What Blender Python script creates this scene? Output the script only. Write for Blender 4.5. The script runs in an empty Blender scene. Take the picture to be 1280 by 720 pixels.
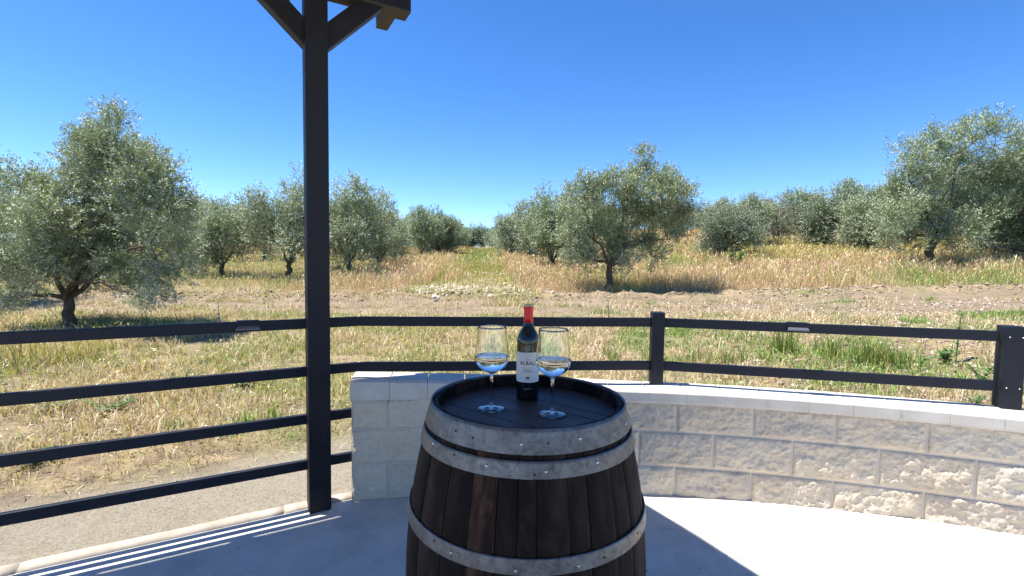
import bpy, bmesh, math, random
import numpy as np
from mathutils import Vector, Matrix, Euler

random.seed(7); RNG = np.random.default_rng(7)
S = bpy.context.scene
col = S.collection
R = math.radians

# ------------------------------------------------------------------ camera
cam_d = bpy.data.cameras.new('camera'); cam = bpy.data.objects.new('camera', cam_d); col.objects.link(cam)
cam_d.sensor_width = 36; cam_d.lens = 16.95; cam_d.clip_start = 0.05; cam_d.clip_end = 4000
cam.matrix_world = Matrix.Translation((0, 0, 1.338)) @ Matrix.Rotation(R(90 - 3.22), 4, 'X') @ Matrix.Rotation(R(.79), 4, 'Z')
S.camera = cam

# ------------------------------------------------------------------ light
# horizontal shift of a shadow per metre of height (world x, y)
SH = Vector((.386, -.035))
sun_el = math.atan(1 / SH.length)
W = bpy.data.worlds.new('World'); S.world = W; W.use_nodes = True
nt = W.node_tree; bg = nt.nodes['Background']
sky = nt.nodes.new('ShaderNodeTexSky'); sky.sky_type = 'NISHITA'; sky.sun_disc = False
sky.sun_elevation = sun_el; sky.sun_rotation = math.atan2(-SH.x, -SH.y)
sky.altitude = 2500; sky.air_density = .9; sky.dust_density = 0.0; sky.ozone_density = 2.3
hs = nt.nodes.new('ShaderNodeHueSaturation'); hs.inputs['Saturation'].default_value = 1.27; hs.inputs['Hue'].default_value = .506
nt.links.new(sky.outputs[0], hs.inputs['Color']); nt.links.new(hs.outputs[0], bg.inputs[0])
bg.inputs[1].default_value = 0.118
sl = bpy.data.lights.new('sun', 'SUN'); sl.energy = 4.4; sl.angle = R(.5); sl.color = (1, .95, .87)
so = bpy.data.objects.new('sun', sl); col.objects.link(so)
so.rotation_euler = Vector((-SH.x, -SH.y, 1)).to_track_quat('Z', 'Y').to_euler()
S.view_settings.view_transform = 'Standard'; S.view_settings.look = 'None'
S.view_settings.exposure = 1.2; S.view_settings.gamma = 1
S.render.engine = 'CYCLES'
try:
    S.cycles.max_bounces = 10; S.cycles.transmission_bounces = 10; S.cycles.transparent_max_bounces = 8
except Exception: pass

# ------------------------------------------------------------------ helpers
def link(o, parent=None):
    col.objects.link(o)
    if parent: o.parent = parent
    return o
def tag(o, label=None, cat=None, group=None, kind=None):
    if label: o['label'] = label
    if cat: o['category'] = cat
    if group: o['group'] = group
    if kind: o['kind'] = kind
    return o
def empty(name, loc=(0, 0, 0), label=None, cat=None, group=None):
    o = bpy.data.objects.new(name, None); o.location = loc; o.empty_display_size = .1
    return tag(link(o), label, cat, group)
def obj(name, me, mat=None, parent=None, loc=None):
    if mat and not me.materials: me.materials.append(mat)
    o = bpy.data.objects.new(name, me)
    if loc is not None: o.location = loc
    return link(o, parent)
def npmesh(name, V, faces, smooth=False, attrs=None):
    """faces: list of int arrays (n,k)"""
    V = np.asarray(V, dtype=np.float32); me = bpy.data.meshes.new(name)
    faces = [np.asarray(f, dtype=np.int32) for f in faces if len(f)]
    me.vertices.add(len(V)); me.vertices.foreach_set('co', V.ravel())
    nl = sum(f.size for f in faces); npoly = sum(len(f) for f in faces)
    me.loops.add(nl); me.polygons.add(npoly)
    me.loops.foreach_set('vertex_index', np.concatenate([f.ravel() for f in faces]))
    tot = np.concatenate([np.full(len(f), f.shape[1], dtype=np.int32) for f in faces])
    st = np.zeros(npoly, dtype=np.int32); st[1:] = np.cumsum(tot)[:-1]
    me.polygons.foreach_set('loop_start', st)
    if smooth: me.polygons.foreach_set('use_smooth', np.ones(npoly, dtype=bool))
    me.update(calc_edges=True)
    for k, a in (attrs or {}).items():
        at = me.attributes.new(k, 'FLOAT_COLOR', 'POINT')
        c = np.ones((len(V), 4), dtype=np.float32); c[:, :3] = a
        at.data.foreach_set('color', c.ravel())
    return me
def hashn(ix, iy, seed=0):
    h = (ix.astype(np.int64) * 374761393 + iy.astype(np.int64) * 668265263 + seed * 1442695041) & 0xffffffff
    h = ((h ^ (h >> 13)) * 1274126177) & 0xffffffff
    return ((h ^ (h >> 16)) & 0xffff) / 65535.0
def vnoise(x, y, seed=0):
    x = np.asarray(x, float); y = np.asarray(y, float)
    ix = np.floor(x); iy = np.floor(y); fx = x - ix; fy = y - iy
    fx = fx * fx * (3 - 2 * fx); fy = fy * fy * (3 - 2 * fy)
    a = hashn(ix, iy, seed); b = hashn(ix + 1, iy, seed); c = hashn(ix, iy + 1, seed); d = hashn(ix + 1, iy + 1, seed)
    return (a * (1 - fx) + b * fx) * (1 - fy) + (c * (1 - fx) + d * fx) * fy
def fbm(x, y, seed=0, oct=4):
    s = 0; a = .5; t = 0
    for k in range(oct):
        s = s + a * vnoise(x * 2 ** k, y * 2 ** k, seed + k); t += a; a *= .5
    return s / t
def sstep(x, a, b):
    t = np.clip((x - a) / (b - a), 0, 1); return t * t * (3 - 2 * t)
def softplus(x, w): return w * np.log1p(np.exp(np.clip(x / w, -40, 40)))

# ---- bmesh shapes
def bm_mesh(name, bm, smooth=False):
    me = bpy.data.meshes.new(name); bmesh.ops.recalc_face_normals(bm, faces=bm.faces); bm.to_mesh(me); bm.free()
    if smooth: me.polygons.foreach_set('use_smooth', [True] * len(me.polygons))
    return me
def bevelled_box(sx, sy, sz, b=.004, M=None):
    """box centred on the origin"""
    bm = bmesh.new(); bmesh.ops.create_cube(bm, size=1)
    bmesh.ops.scale(bm, vec=(sx, sy, sz), verts=bm.verts)
    if b: bmesh.ops.bevel(bm, geom=list(bm.edges), offset=b, segments=2, affect='EDGES', profile=.6)
    if M is not None: bmesh.ops.transform(bm, matrix=M, verts=bm.verts)
    return bm
def lathe(prof, seg=48, close=False):
    """prof: list of (r,z). returns V,F lists"""
    V = []; quads = []; tris = []
    idx = []
    for (r, z) in prof:
        if r < 1e-6:
            idx.append([len(V)]); V.append((0, 0, z))
        else:
            s = len(V); idx.append(list(range(s, s + seg)))
            for k in range(seg):
                a = 2 * math.pi * k / seg; V.append((r * math.cos(a), r * math.sin(a), z))
    for i in range(len(prof) - 1):
        A, B = idx[i], idx[i + 1]
        for k in range(seg):
            k2 = (k + 1) % seg
            if len(A) == 1 and len(B) == 1: continue
            if len(A) == 1: tris.append((A[0], B[k2], B[k]))
            elif len(B) == 1: tris.append((A[k], A[k2], B[0]))
            else: quads.append((A[k], A[k2], B[k2], B[k]))
    return V, quads, tris
def lathe_mesh(name, prof, seg=48, smooth=True):
    V, q, t = lathe(prof, seg)
    return npmesh(name, V, [q, t], smooth)
def tube_arrays(paths, sides=6):
    """paths: list of (pts (n,3), radii (n,)) -> V, quads"""
    Vs = []; Fs = []; off = 0
    for pts, rad in paths:
        pts = np.asarray(pts, float); n = len(pts); rad = np.asarray(rad, float)
        T = np.gradient(pts, axis=0); T /= np.linalg.norm(T, axis=1)[:, None] + 1e-9
        ref = np.array([0, 0, 1.]) if abs(T[0][2]) < .8 else np.array([1., 0, 0])
        A = np.cross(T, ref); A /= np.linalg.norm(A, axis=1)[:, None] + 1e-9
        B = np.cross(T, A)
        ang = np.arange(sides) * 2 * math.pi / sides
        ring = pts[:, None, :] + rad[:, None, None] * (np.cos(ang)[None, :, None] * A[:, None, :] + np.sin(ang)[None, :, None] * B[:, None, :])
        Vs.append(ring.reshape(-1, 3))
        i = np.arange(n - 1)[:, None] * sides; k = np.arange(sides)[None, :]; k2 = (k + 1) % sides
        F = np.stack([i + k, i + k2, i + sides + k2, i + sides + k], axis=-1).reshape(-1, 4) + off
        Fs.append(F); off += n * sides
    return np.concatenate(Vs), np.concatenate(Fs)

# ---- materials
def mat(name, rough=.7, base=(.5, .5, .5), metallic=0, spec=.5):
    m = bpy.data.materials.new(name); m.use_nodes = True
    b = m.node_tree.nodes['Principled BSDF']
    b.inputs['Base Color'].default_value = (*base, 1); b.inputs['Roughness'].default_value = rough
    b.inputs['Metallic'].default_value = metallic; b.inputs['Specular IOR Level'].default_value = spec
    return m
class N:
    """small node-building helper"""
    def __init__(s, m): s.m = m; s.t = m.node_tree; s.b = s.t.nodes.get('Principled BSDF')
    def n(s, typ, **kw):
        x = s.t.nodes.new(typ)
        for k, v in kw.items(): setattr(x, k, v)
        return x
    def l(s, a, b): s.t.links.new(a, b)
    def coord(s, kind='Object', scale=(1, 1, 1)):
        c = s.n('ShaderNodeTexCoord'); mp = s.n('ShaderNodeMapping'); mp.inputs['Scale'].default_value = scale
        s.l(c.outputs[kind], mp.inputs[0]); return mp.outputs[0]
    def noise(s, vec, scale, detail=5, rough=.55, dist=0):
        x = s.n('ShaderNodeTexNoise'); x.inputs['Scale'].default_value = scale; x.inputs['Detail'].default_value = detail
        x.inputs['Roughness'].default_value = rough; x.inputs['Distortion'].default_value = dist
        if vec is not None: s.l(vec, x.inputs['Vector'])
        return x.outputs['Fac']
    def ramp(s, fac, stops):
        x = s.n('ShaderNodeValToRGB'); cr = x.color_ramp
        while len(cr.elements) < len(stops): cr.elements.new(.5)
        for e, (p, c) in zip(cr.elements, stops):
            e.position = p; e.color = (*c, 1) if len(c) == 3 else c
        s.l(fac, x.inputs[0]); return x.outputs[0]
    def mix(s, fac, a, b, mode='MIX'):
        x = s.n('ShaderNodeMix', data_type='RGBA', blend_type=mode)
        for sock, v in ((x.inputs[0], fac), (x.inputs[6], a), (x.inputs[7], b)):
            if isinstance(v, (int, float)): sock.default_value = v
            elif isinstance(v, tuple): sock.default_value = (*v, 1)
            else: s.l(v, sock)
        return x.outputs[2]
    def math(s, op, a, b=0.0):
        x = s.n('ShaderNodeMath', operation=op)
        for sock, v in ((x.inputs[0], a), (x.inputs[1], b)):
            if isinstance(v, (int, float)): sock.default_value = v
            else: s.l(v, sock)
        return x.outputs[0]
    def bump(s, h, strength=.5, dist=.01, prev=None):
        x = s.n('ShaderNodeBump'); x.inputs['Strength'].default_value = strength; x.inputs['Distance'].default_value = dist
        s.l(h, x.inputs['Height'])
        if prev is not None: s.l(prev, x.inputs['Normal'])
        return x.outputs[0]
    def base(s, c): s.l(c, s.b.inputs['Base Color'])
    def nrm(s, c): s.l(c, s.b.inputs['Normal'])
    def rough(s, c): s.l(c, s.b.inputs['Roughness'])

def m_paint(name, base, rough=.38):
    m = mat(name, rough, base, spec=.28); k = N(m); v = k.coord()
    n1 = k.noise(v, 9, 6, .6); n2 = k.noise(v, 180, 3)
    k.base(k.mix(k.ramp(n1, [(.35, (0, 0, 0)), (.75, (1, 1, 1))]), base, tuple(min(1, c * 1.4 + .004) for c in base)))
    k.rough(k.ramp(n1, [(.3, (rough - .08,) * 3), (.7, (rough + .15,) * 3)])); k.nrm(k.bump(n2, .12, .001)); return m
M_fence = m_paint('anthracite_paint', (.0075, .010, .018), .48)
M_pergola = m_paint('dark_brown_paint', (.011, .0105, .014), .5)
M_under = m_paint('weathered_brown', (.052, .044, .035), .8)
M_roof = m_paint('roof_board', (.55, .50, .42), .8)  # unseen roof boards, kept pale to bounce light down into the shade

def m_concrete():
    m = mat('concrete_floor', .85, spec=.2); k = N(m); v = k.coord()
    n1 = k.noise(v, .9, 7, .62, .4); n2 = k.noise(v, 6, 6, .6, .8); n3 = k.noise(v, 70, 4, .7); n4 = k.noise(v, 300, 2)
    c = k.ramp(n1, [(.3, (.44, .41, .365)), (.45, (.55, .52, .47)), (.6, (.62, .59, .54)), (.75, (.68, .65, .60))])
    c = k.mix(.5, c, k.ramp(n2, [(.25, (.37, .34, .30)), (.5, (.57, .54, .49)), (.75, (.68, .65, .60))]))
    spots = k.ramp(n3, [(.26, (0, 0, 0)), (.32, (1, 1, 1))])
    c = k.mix(.9, c, k.mix(1, c, k.mix(spots, (.45, .42, .38), (1, 1, 1)), 'MULTIPLY'))
    vo = k.n('ShaderNodeTexVoronoi'); vo.feature = 'F1'; vo.inputs['Scale'].default_value = 9; k.l(v, vo.inputs['Vector'])
    dot = k.ramp(vo.outputs['Distance'], [(.035, (.12, .1, .09)), (.06, (1, 1, 1))])
    c = k.mix(.8, c, k.mix(1, c, dot, 'MULTIPLY'))
    k.base(c); b = k.bump(n2, .25, .006); k.nrm(k.bump(n4, .35, .0015, b)); return m
M_conc = m_concrete()
def m_block():
    m = mat('split_block', .95, spec=.15); k = N(m); v = k.coord()
    oi = k.n('ShaderNodeObjectInfo')
    n1 = k.noise(v, 5, 5, .6); n2 = k.noise(v, 38, 6, .65); n3 = k.noise(v, 160, 3, .6)
    c = k.ramp(n1, [(.3, (.67, .55, .41)), (.55, (.76, .66, .52)), (.75, (.79, .71, .60))])
    c = k.mix(.5, c, k.ramp(n2, [(.28, (.54, .43, .31)), (.5, (.74, .64, .50)), (.8, (.81, .74, .63))]))
    c = k.mix(1, c, k.ramp(oi.outputs['Random'], [(0, (.86, .86, .88)), (.5, (.98, .96, .93)), (1, (1.0, 1.0, 1.0))]), 'MULTIPLY')
    k.base(c); b = k.bump(n2, .9, .012); k.nrm(k.bump(n3, .8, .005, b)); return m
M_block = m_block()
def m_mortar(name, a, b_):
    m = mat(name, .9, spec=.2); k = N(m); v = k.coord()
    n1 = k.noise(v, 7, 6, .65, .5); n3 = k.noise(v, 170, 3, .6)
    k.base(k.ramp(n1, [(.3, a), (.7, b_)])); k.nrm(k.bump(n3, .4, .002)); return m
M_mortar = m_mortar('mortar', (.58, .52, .45), (.68, .62, .55))
M_coping = m_mortar('pale_coping', (.58, .52, .44), (.70, .65, .57))
M_kerb = m_mortar('kerb_concrete', (.36, .31, .245), (.50, .445, .37))

def m_wood_stave():
    m = mat('barrel_oak', .62, spec=.35); k = N(m)
    oi = k.n('ShaderNodeObjectInfo')
    c0 = k.n('ShaderNodeTexCoord'); add = k.n('ShaderNodeVectorMath', operation='ADD'); k.l(c0.outputs['Object'], add.inputs[0])
    cmb = k.n('ShaderNodeCombineXYZ'); k.l(k.math('MULTIPLY', oi.outputs['Random'], 40), cmb.inputs[2]); k.l(cmb.outputs[0], add.inputs[1])
    mp = k.n('ShaderNodeMapping'); mp.inputs['Scale'].default_value = (1, 1, .09); k.l(add.outputs[0], mp.inputs[0])
    g1 = k.noise(mp.outputs[0], 60, 7, .75, .8); g2 = k.noise(mp.outputs[0], 18, 5, .7, .5)
    mp2 = k.n('ShaderNodeMapping'); mp2.inputs['Scale'].default_value = (1, 1, .6); k.l(add.outputs[0], mp2.inputs[0])
    p = k.noise(mp2.outputs[0], 9, 6, .65, .5); sc = k.noise(mp2.outputs[0], 55, 5, .8, 1.5)
    c = k.ramp(g1, [(.36, (.006, .004, .003)), (.5, (.020, .012, .008)), (.62, (.062, .037, .025)), (.76, (.17, .105, .072))])
    c = k.mix(.5, c, k.ramp(g2, [(.38, (.008, .005, .004)), (.52, (.034, .020, .014)), (.66, (.13, .075, .05))]))
    c = k.mix(k.ramp(p, [(.5, (0, 0, 0)), (.72, (1, 1, 1))]), c, k.mix(.5, c, (.20, .115, .075)))
    c = k.mix(k.ramp(sc, [(.66, (0, 0, 0)), (.78, (.55, .55, .55))]), c, (.13, .11, .10))
    c = k.mix(1, c, k.ramp(oi.outputs['Random'], [(0, (.20, .20, .23)), (.5, (.42, .40, .42)), (1, (1.25, 1.0, .9))]), 'MULTIPLY')
    k.base(c); k.b.inputs['Specular IOR Level'].default_value = .18; k.rough(k.ramp(g1, [(.3, (.62,) * 3), (.7, (.85,) * 3)])); k.nrm(k.bump(g1, .5, .002)); return m
M_stave = m_wood_stave()
def m_head():
    m = mat('barrel_head_oak', .42, spec=.35); k = N(m); oi = k.n('ShaderNodeObjectInfo')
    v = k.coord(scale=(1, .06, 1)); g = k.noise(v, 120, 6, .7, .4); p = k.noise(k.coord(), 7, 5, .6)
    c = k.ramp(g, [(.3, (.022, .011, .010)), (.6, (.066, .034, .028)), (.8, (.115, .066, .050))])
    c = k.mix(.35, c, k.ramp(p, [(.3, (.012, .009, .012)), (.7, (.052, .034, .028))]))
    c = k.mix(1, c, k.ramp(oi.outputs['Random'], [(0, (.8, .8, .85)), (1, (1.25, 1.15, 1.1))]), 'MULTIPLY')
    k.base(c); k.rough(k.ramp(p, [(.3, (.42,) * 3), (.7, (.66,) * 3)])); k.nrm(k.bump(g, .35, .001)); return m
M_head = m_head()
def m_hoop():
    m = mat('galvanised_hoop', .45, metallic=.75); k = N(m); v = k.coord()
    n1 = k.noise(v, 14, 7, .7, .6); n2 = k.noise(v, 60, 6, .7, 1.0); vs = k.coord(scale=(1, 1, 12)); n3 = k.noise(vs, 25, 4)
    c = k.ramp(n1, [(.3, (.07, .066, .06)), (.5, (.16, .155, .148)), (.7, (.27, .27, .27))])
    c = k.mix(.4, c, k.ramp(n2, [(.3, (.06, .05, .045)), (.5, (.19, .185, .18)), (.75, (.36, .36, .36))]))
    rust = k.ramp(n2, [(.60, (0, 0, 0)), (.70, (.8, .8, .8))])
    c = k.mix(rust, c, (.09, .06, .045))
    c = k.mix(k.ramp(n1, [(.62, (0, 0, 0)), (.8, (.4, .4, .4))]), c, (.20, .18, .13))
    k.base(c); k.rough(k.ramp(n2, [(.3, (.62,) * 3), (.7, (.42,) * 3)])); k.nrm(k.bump(n3, .12, .001)); return m
M_hoop = m_hoop()
M_screw = mat('zinc_screw', .25, (.55, .56, .58), 1)
M_black = mat('recess_shade_black', .8, (.01, .01, .01))  # flat black painted in for the shade of rivet holes and stave joints

def attr_mat(name, rough=.7, transl=.25, spec=.3, gain=1.0, attr='col', var=.25):
    m = bpy.data.materials.new(name); m.use_nodes = True; k = N(m); k.b.inputs['Roughness'].default_value = rough
    k.b.inputs['Specular IOR Level'].default_value = spec
    a = k.n('ShaderNodeAttribute', attribute_name=attr); g = k.n('ShaderNodeNewGeometry')
    r = k.ramp(g.outputs['Random Per Island'], [(0, (1 - var,) * 3), (1, (1 + var,) * 3)])
    c = k.mix(1, a.outputs['Color'], r, 'MULTIPLY')
    k.base(c)
    if transl:
        t = k.n('ShaderNodeBsdfTranslucent'); k.l(k.mix(1, c, (1.1, 1.1, .7), 'MULTIPLY'), t.inputs[0])
        mx = k.n('ShaderNodeMixShader'); mx.inputs[0].default_value = transl
        k.l(k.b.outputs[0], mx.inputs[1]); k.l(t.outputs[0], mx.inputs[2]); k.l(mx.outputs[0], k.t.nodes['Material Output'].inputs[0])
    return m
M_grass = attr_mat('grass_blade')
M_clod = attr_mat('earth_clod', .95, 0, .1)
def m_leaf(name, top, under, transl=.20):
    m = bpy.data.materials.new(name); m.use_nodes = True; k = N(m)
    g = k.n('ShaderNodeNewGeometry'); rnd = g.outputs['Random Per Island']
    t = k.ramp(rnd, [(0, tuple(c * .65 for c in top)), (.6, top), (1, tuple(c * 1.5 for c in top))])
    u = k.ramp(rnd, [(0, tuple(c * .7 for c in under)), (1, tuple(c * 1.25 for c in under))])
    c = k.mix(g.outputs['Backfacing'], t, u)
    oi = k.n('ShaderNodeObjectInfo')
    c = k.mix(1, c, k.ramp(oi.outputs['Random'], [(0, (.9, .95, .85)), (1, (1.12, 1.08, 1.12))]), 'MULTIPLY')
    k.base(c); k.b.inputs['Roughness'].default_value = .52; k.b.inputs['Specular IOR Level'].default_value = .4
    tr = k.n('ShaderNodeBsdfTranslucent'); k.l(k.mix(1, t, (1.1, 1.2, .75), 'MULTIPLY'), tr.inputs[0])
    mx = k.n('ShaderNodeMixShader'); mx.inputs[0].default_value = transl
    k.l(k.b.outputs[0], mx.inputs[1]); k.l(tr.outputs[0], mx.inputs[2]); k.l(mx.outputs[0], k.t.nodes['Material Output'].inputs[0])
    return m
M_olive = m_leaf('olive_leaf', (.215, .26, .125), (.47, .51, .38))
M_olive_dk = m_leaf('olive_leaf_dark', (.125, .175, .075), (.34, .385, .28))
M_olive_br = m_leaf('olive_leaf_brown', (.19, .175, .12), (.32, .30, .25))
M_green = m_leaf('weed_leaf', (.10, .19, .045), (.16, .26, .10), .3)
def m_bark():
    m = mat('olive_bark', .9, spec=.2); k = N(m); v = k.coord(scale=(1, 1, .35))
    n1 = k.noise(v, 22, 6, .7, .8); n2 = k.noise(v, 5, 4)
    c = k.ramp(n1, [(.3, (.045, .035, .028)), (.55, (.12, .095, .072)), (.75, (.22, .19, .155))])
    k.base(k.mix(.3, c, k.ramp(n2, [(.3, (.06, .05, .035)), (.7, (.2, .17, .12))]))); k.nrm(k.bump(n1, .9, .02)); return m
M_bark = m_bark()

# ------------------------------------------------------------------ frame of the terrace
F = Vector((.8710, .4912)); NN = Vector((.4912, -.8710))   # along the fence, and inward from it
def fp(f, p, z=0.0): return Vector((F.x * f + NN.x * p, F.y * f + NN.y * p, z))
WC = Vector((.1825, 2.6803 - 6.0752)); WR = 6.0752                # arc of the garden wall (front face)
TH0 = math.asin((-.869 - WC.x) / WR)
def wp(s, out=0.0, z=0.0):                                   # s metres along the wall from its left end, out metres behind the face
    th = TH0 + s / WR
    return Vector((WC.x + (WR + out) * math.sin(th), WC.y + (WR + out) * math.cos(th), z))
def floor_z(x, y=0.0): return .0207 * max(0.0, x + .9) * min(1, max(0, (y - 1.5) / .8))   # falls away from the wall

# ------------------------------------------------------------------ ground
def terr0(x, y):
    yy = np.minimum(y, 150.0)
    z = .040 * softplus(yy - 7.0, 1.2) + .018 * softplus(yy - 20.0, 3.0)
    z = z + .028 * np.minimum(softplus(x - 2.0, 1.0), 60) * sstep(y, 3, 11)
    z = z + .045 * np.clip(y - 16, 0, 60) * sstep(x, 2, 16)
    return z
def track_w(x, y):      # 1 on the dirt track that crosses the view
    c = 11.9 + .03 * x + .5 * (fbm(x * .25, x * 0 + 3, 5) - .5); hw = 1.35 + .05 * np.clip(x - 2, 0, 12)
    return 1 - sstep(np.abs(y - c) + .5 * (fbm(x * .8, y * .8, 9) - .5), hw - .25, hw + .35)
def path_w(x, y):       # mown strip between the olive rows
    c = -.45 - .056 * y; return (1 - sstep(np.abs(x - c), 1.2 + .006 * y, 1.9 + .010 * y)) * sstep(y, 13, 14)
def inside_terrace(x, y, m=0.0):
    p = x * NN.x + y * NN.y; r = np.hypot(x - WC.x, y - WC.y)
    return (p > -2.77 + m) & (r < WR + .1 - m)
def perp(x, y): return x * NN.x + y * NN.y
def terr(x, y):
    z = terr0(x, y)
    near = 1 - sstep(y, 25, 45)
    z = z + near * (.10 * (fbm(x * .55, y * .55, 1) - .5) + .05 * (fbm(x * 3, y * 3, 2) - .5))
    tw = track_w(x, y)
    z = z - .06 * tw + .05 * tw * (fbm(x * 1.2, y * 5, 4) - .5)
    # ploughed clods along the back edge of the track
    cl = np.exp(-((y - (13.6 + .03 * x + .06 * np.clip(x - 2, 0, 12))) / .45) ** 2); z = z + cl * (.10 + .28 * (fbm(x * 3.2, y * 3.2, 8) - .45))
    # calm, low sand beside the kerb and wall
    d = -perp(x, y) - 2.8; sa = 1 - sstep(d, .25, 1.5); r = np.hypot(x - WC.x, y - WC.y) - WR
    sb = (1 - sstep(r, .3, 1.2)) * (x > -1); s_ = np.maximum(np.where(x < .0, sa, 0), sb)
    z = z * (1 - s_) + (-.03 + .02 * (fbm(x * 3, y * 3, 12) - .5)) * s_
    z = z + .012 * (fbm(x * 9, y * 9, 22) - .5) * (1 - sstep(y, 9, 14))
    # rough bank of earth on the right behind the wall
    rb = sstep(x, 2.2, 4.2) * sstep(y, 3.0, 4.0) * (1 - sstep(y, 8, 10)); z = z + rb * (.10 + .22 * (fbm(x * 2.2, y * 2.2, 31) - .4))
    return np.where(inside_terrace(x, y), -.2, z)
def axis(parts):
    out = []
    for a, b, st in parts: out.append(np.arange(a, b, st))
    return np.unique(np.round(np.concatenate(out), 4))
xs = axis([(-600, -60, 30), (-60, -24, 2.0), (-24, -12, .5), (-12, -5, .12), (-5, 5, .05), (5, 12, .1), (12, 26, .3), (26, 60, 2), (60, 601, 30)])
ys = axis([(-40, -2, 4), (-2, 1.0, .5), (1.0, 6.5, .05), (6.5, 14.5, .07), (14.5, 24, .25), (24, 60, 1.0), (60, 160, 5), (160, 1001, 60)])
GX, GY = np.meshgrid(xs, ys); gx = GX.ravel(); gy = GY.ravel(); gz = terr(gx, gy)
nx, ny = len(xs), len(ys)
ii = (np.arange(ny - 1)[:, None] * nx + np.arange(nx - 1)[None, :]).ravel()
GF = np.stack([ii, ii + 1, ii + 1 + nx, ii + nx], axis=1)
d_k = -perp(gx, gy) - 2.8
sandw = np.where(gx < .3, 1 - sstep(d_k + .5 * (fbm(gx, gy, 41) - .5), .5, 1.0), 0)
dirtR = sstep(gx, 2.2, 3.6) * (1 - sstep(gy, 9, 10))
zone = np.stack([np.maximum(track_w(gx, gy), .0), np.maximum(path_w(gx, gy), 0), np.maximum(sandw, 0)], axis=1)
def m_ground():
    m = mat('field_earth', .95, spec=.1); k = N(m); v = k.coord()
    a = k.n('ShaderNodeAttribute', attribute_name='zone'); sp = k.n('ShaderNodeSeparateColor'); k.l(a.outputs['Color'], sp.inputs[0])
    n1 = k.noise(v, .7, 6, .65, .3); n2 = k.noise(v, 5, 6, .7, .6); n3 = k.noise(v, 40, 5, .7); n4 = k.noise(v, 75, 4, .75)
    earth = k.ramp(n2, [(.25, (.15, .105, .07)), (.5, (.29, .22, .15)), (.75, (.45, .36, .25))])
    straw = k.ramp(n3, [(.3, (.24, .17, .09)), (.55, (.46, .36, .20)), (.8, (.66, .55, .36))])
    gr = k.ramp(n3, [(.3, (.10, .11, .04)), (.6, (.24, .25, .10)), (.8, (.45, .40, .2))])
    c = k.mix(k.ramp(n2, [(.42, (0, 0, 0)), (.6, (1, 1, 1))]), earth, straw)
    c = k.mix(k.ramp(n1, [(.46, (0, 0, 0)), (.62, (.75, .75, .75))]), c, gr)
    vs = k.coord(scale=(.35, 1.6, 1)); t1 = k.noise(vs, 2.2, 7, .7, .5)
    trk = k.ramp(t1, [(.30, (.11, .078, .046)), (.44, (.23, .17, .105)), (.58, (.34, .265, .17)), (.8, (.52, .43, .29))])
    trk = k.mix(.5, trk, k.ramp(n3, [(.3, (.14, .10, .07)), (.7, (.42, .34, .25))]))
    c = k.mix(sp.outputs[0], c, trk)
    pth = k.ramp(n2, [(.3, (.24, .22, .10)), (.6, (.42, .36, .19)), (.8, (.56, .49, .33))])
    c = k.mix(k.math('MULTIPLY', sp.outputs[1], .8), c, pth)
    sand = k.ramp(n4, [(.32, (.12, .098, .07)), (.45, (.34, .295, .22)), (.62, (.45, .40, .315)), (.8, (.58, .53, .43))])
    sand = k.mix(.3, sand, k.ramp(n2, [(.3, (.34, .285, .21)), (.7, (.50, .445, .365))]))
    c = k.mix(sp.outputs[2], c, sand)
    k.base(c); b = k.bump(n3, .8, .03); k.nrm(k.bump(n4, .9, .018, b)); return m
gnd = obj('ground', npmesh('ground', np.stack([gx, gy, gz], 1), [GF], True, {'zone': zone}), m_ground()); tag(gnd, kind='structure')

# ------------------------------------------------------------------ terrace floor
def build_floor():
    edge = [fp(-9 + .25 * i, -2.74) for i in range(int((9 + .50) / .25))] + [wp(-.02, .05)] + [wp(.1 * i, .05) for i in range(1, 75)]
    rows = 60; V = []; 
    for e in edge:
        tgt = Vector((e.x * 1.3, -7.0))
        for j in range(rows + 1):
            t = (j / rows) ** 1.5; x = e.x + (tgt.x - e.x) * t; y = e.y + (tgt.y - e.y) * t
            V.append((x, y, floor_z(x, y)))
    n = len(edge); Fq = [(i * (rows + 1) + j, i * (rows + 1) + j + 1, (i + 1) * (rows + 1) + j + 1, (i + 1) * (rows + 1) + j) for i in range(n - 1) for j in range(rows)]
    base = len(V)
    for e in edge: V.append((e.x, e.y, -.14))
    sk = [(i * (rows + 1), (i + 1) * (rows + 1), base + i + 1, base + i) for i in range(n - 1)]
    return npmesh('terrace_floor', V, [Fq, sk])
tag(obj('terrace_floor', build_floor(), M_conc), kind='structure')

# kerb: rounded lengths of cast edging
kerb = empty('kerb', fp(-2, -2.80), 'low rounded concrete kerb between the terrace floor and the sandy ground', 'kerb')
def sweep(pts_list, prof_fn, ends=True):
    """pts_list: list of (origin, out_vec) ; prof_fn(i)->list of (out, z)"""
    V = []; n = len(pts_list); m_ = None
    for i, (o, u) in enumerate(pts_list):
        pr = prof_fn(i); m_ = len(pr)
        for (a, z) in pr: V.append((o.x + u.x * a, o.y + u.y * a, z))
    Fq = [(i * m_ + j, i * m_ + (j + 1) % m_, (i + 1) * m_ + (j + 1) % m_, (i + 1) * m_ + j) for i in range(n - 1) for j in range(m_)]
    V = np.array(V); caps = []
    bm = bmesh.new(); vs = [bm.verts.new(v) for v in V]
    for f in Fq: bm.faces.new([vs[a] for a in f])
    if ends:
        bm.faces.new([vs[j] for j in range(m_)][::-1]); bm.faces.new([vs[(n - 1) * m_ + j] for j in range(m_)])
    return bm
def kerb_prof(seed):
    def fn(i):
        j = lambda k: (vnoise(np.array([i * .9 + k * 7.1]), np.array([seed * 3.3]), 3)[0] - .5) * .006
        return [(-.002, -.1), (-.002, .004), (.012, .016 + j(1)), (.04, .022 + j(2)), (.068, .012 + j(3)), (.082, -.012), (.088, -.1)]
    return fn
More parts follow.
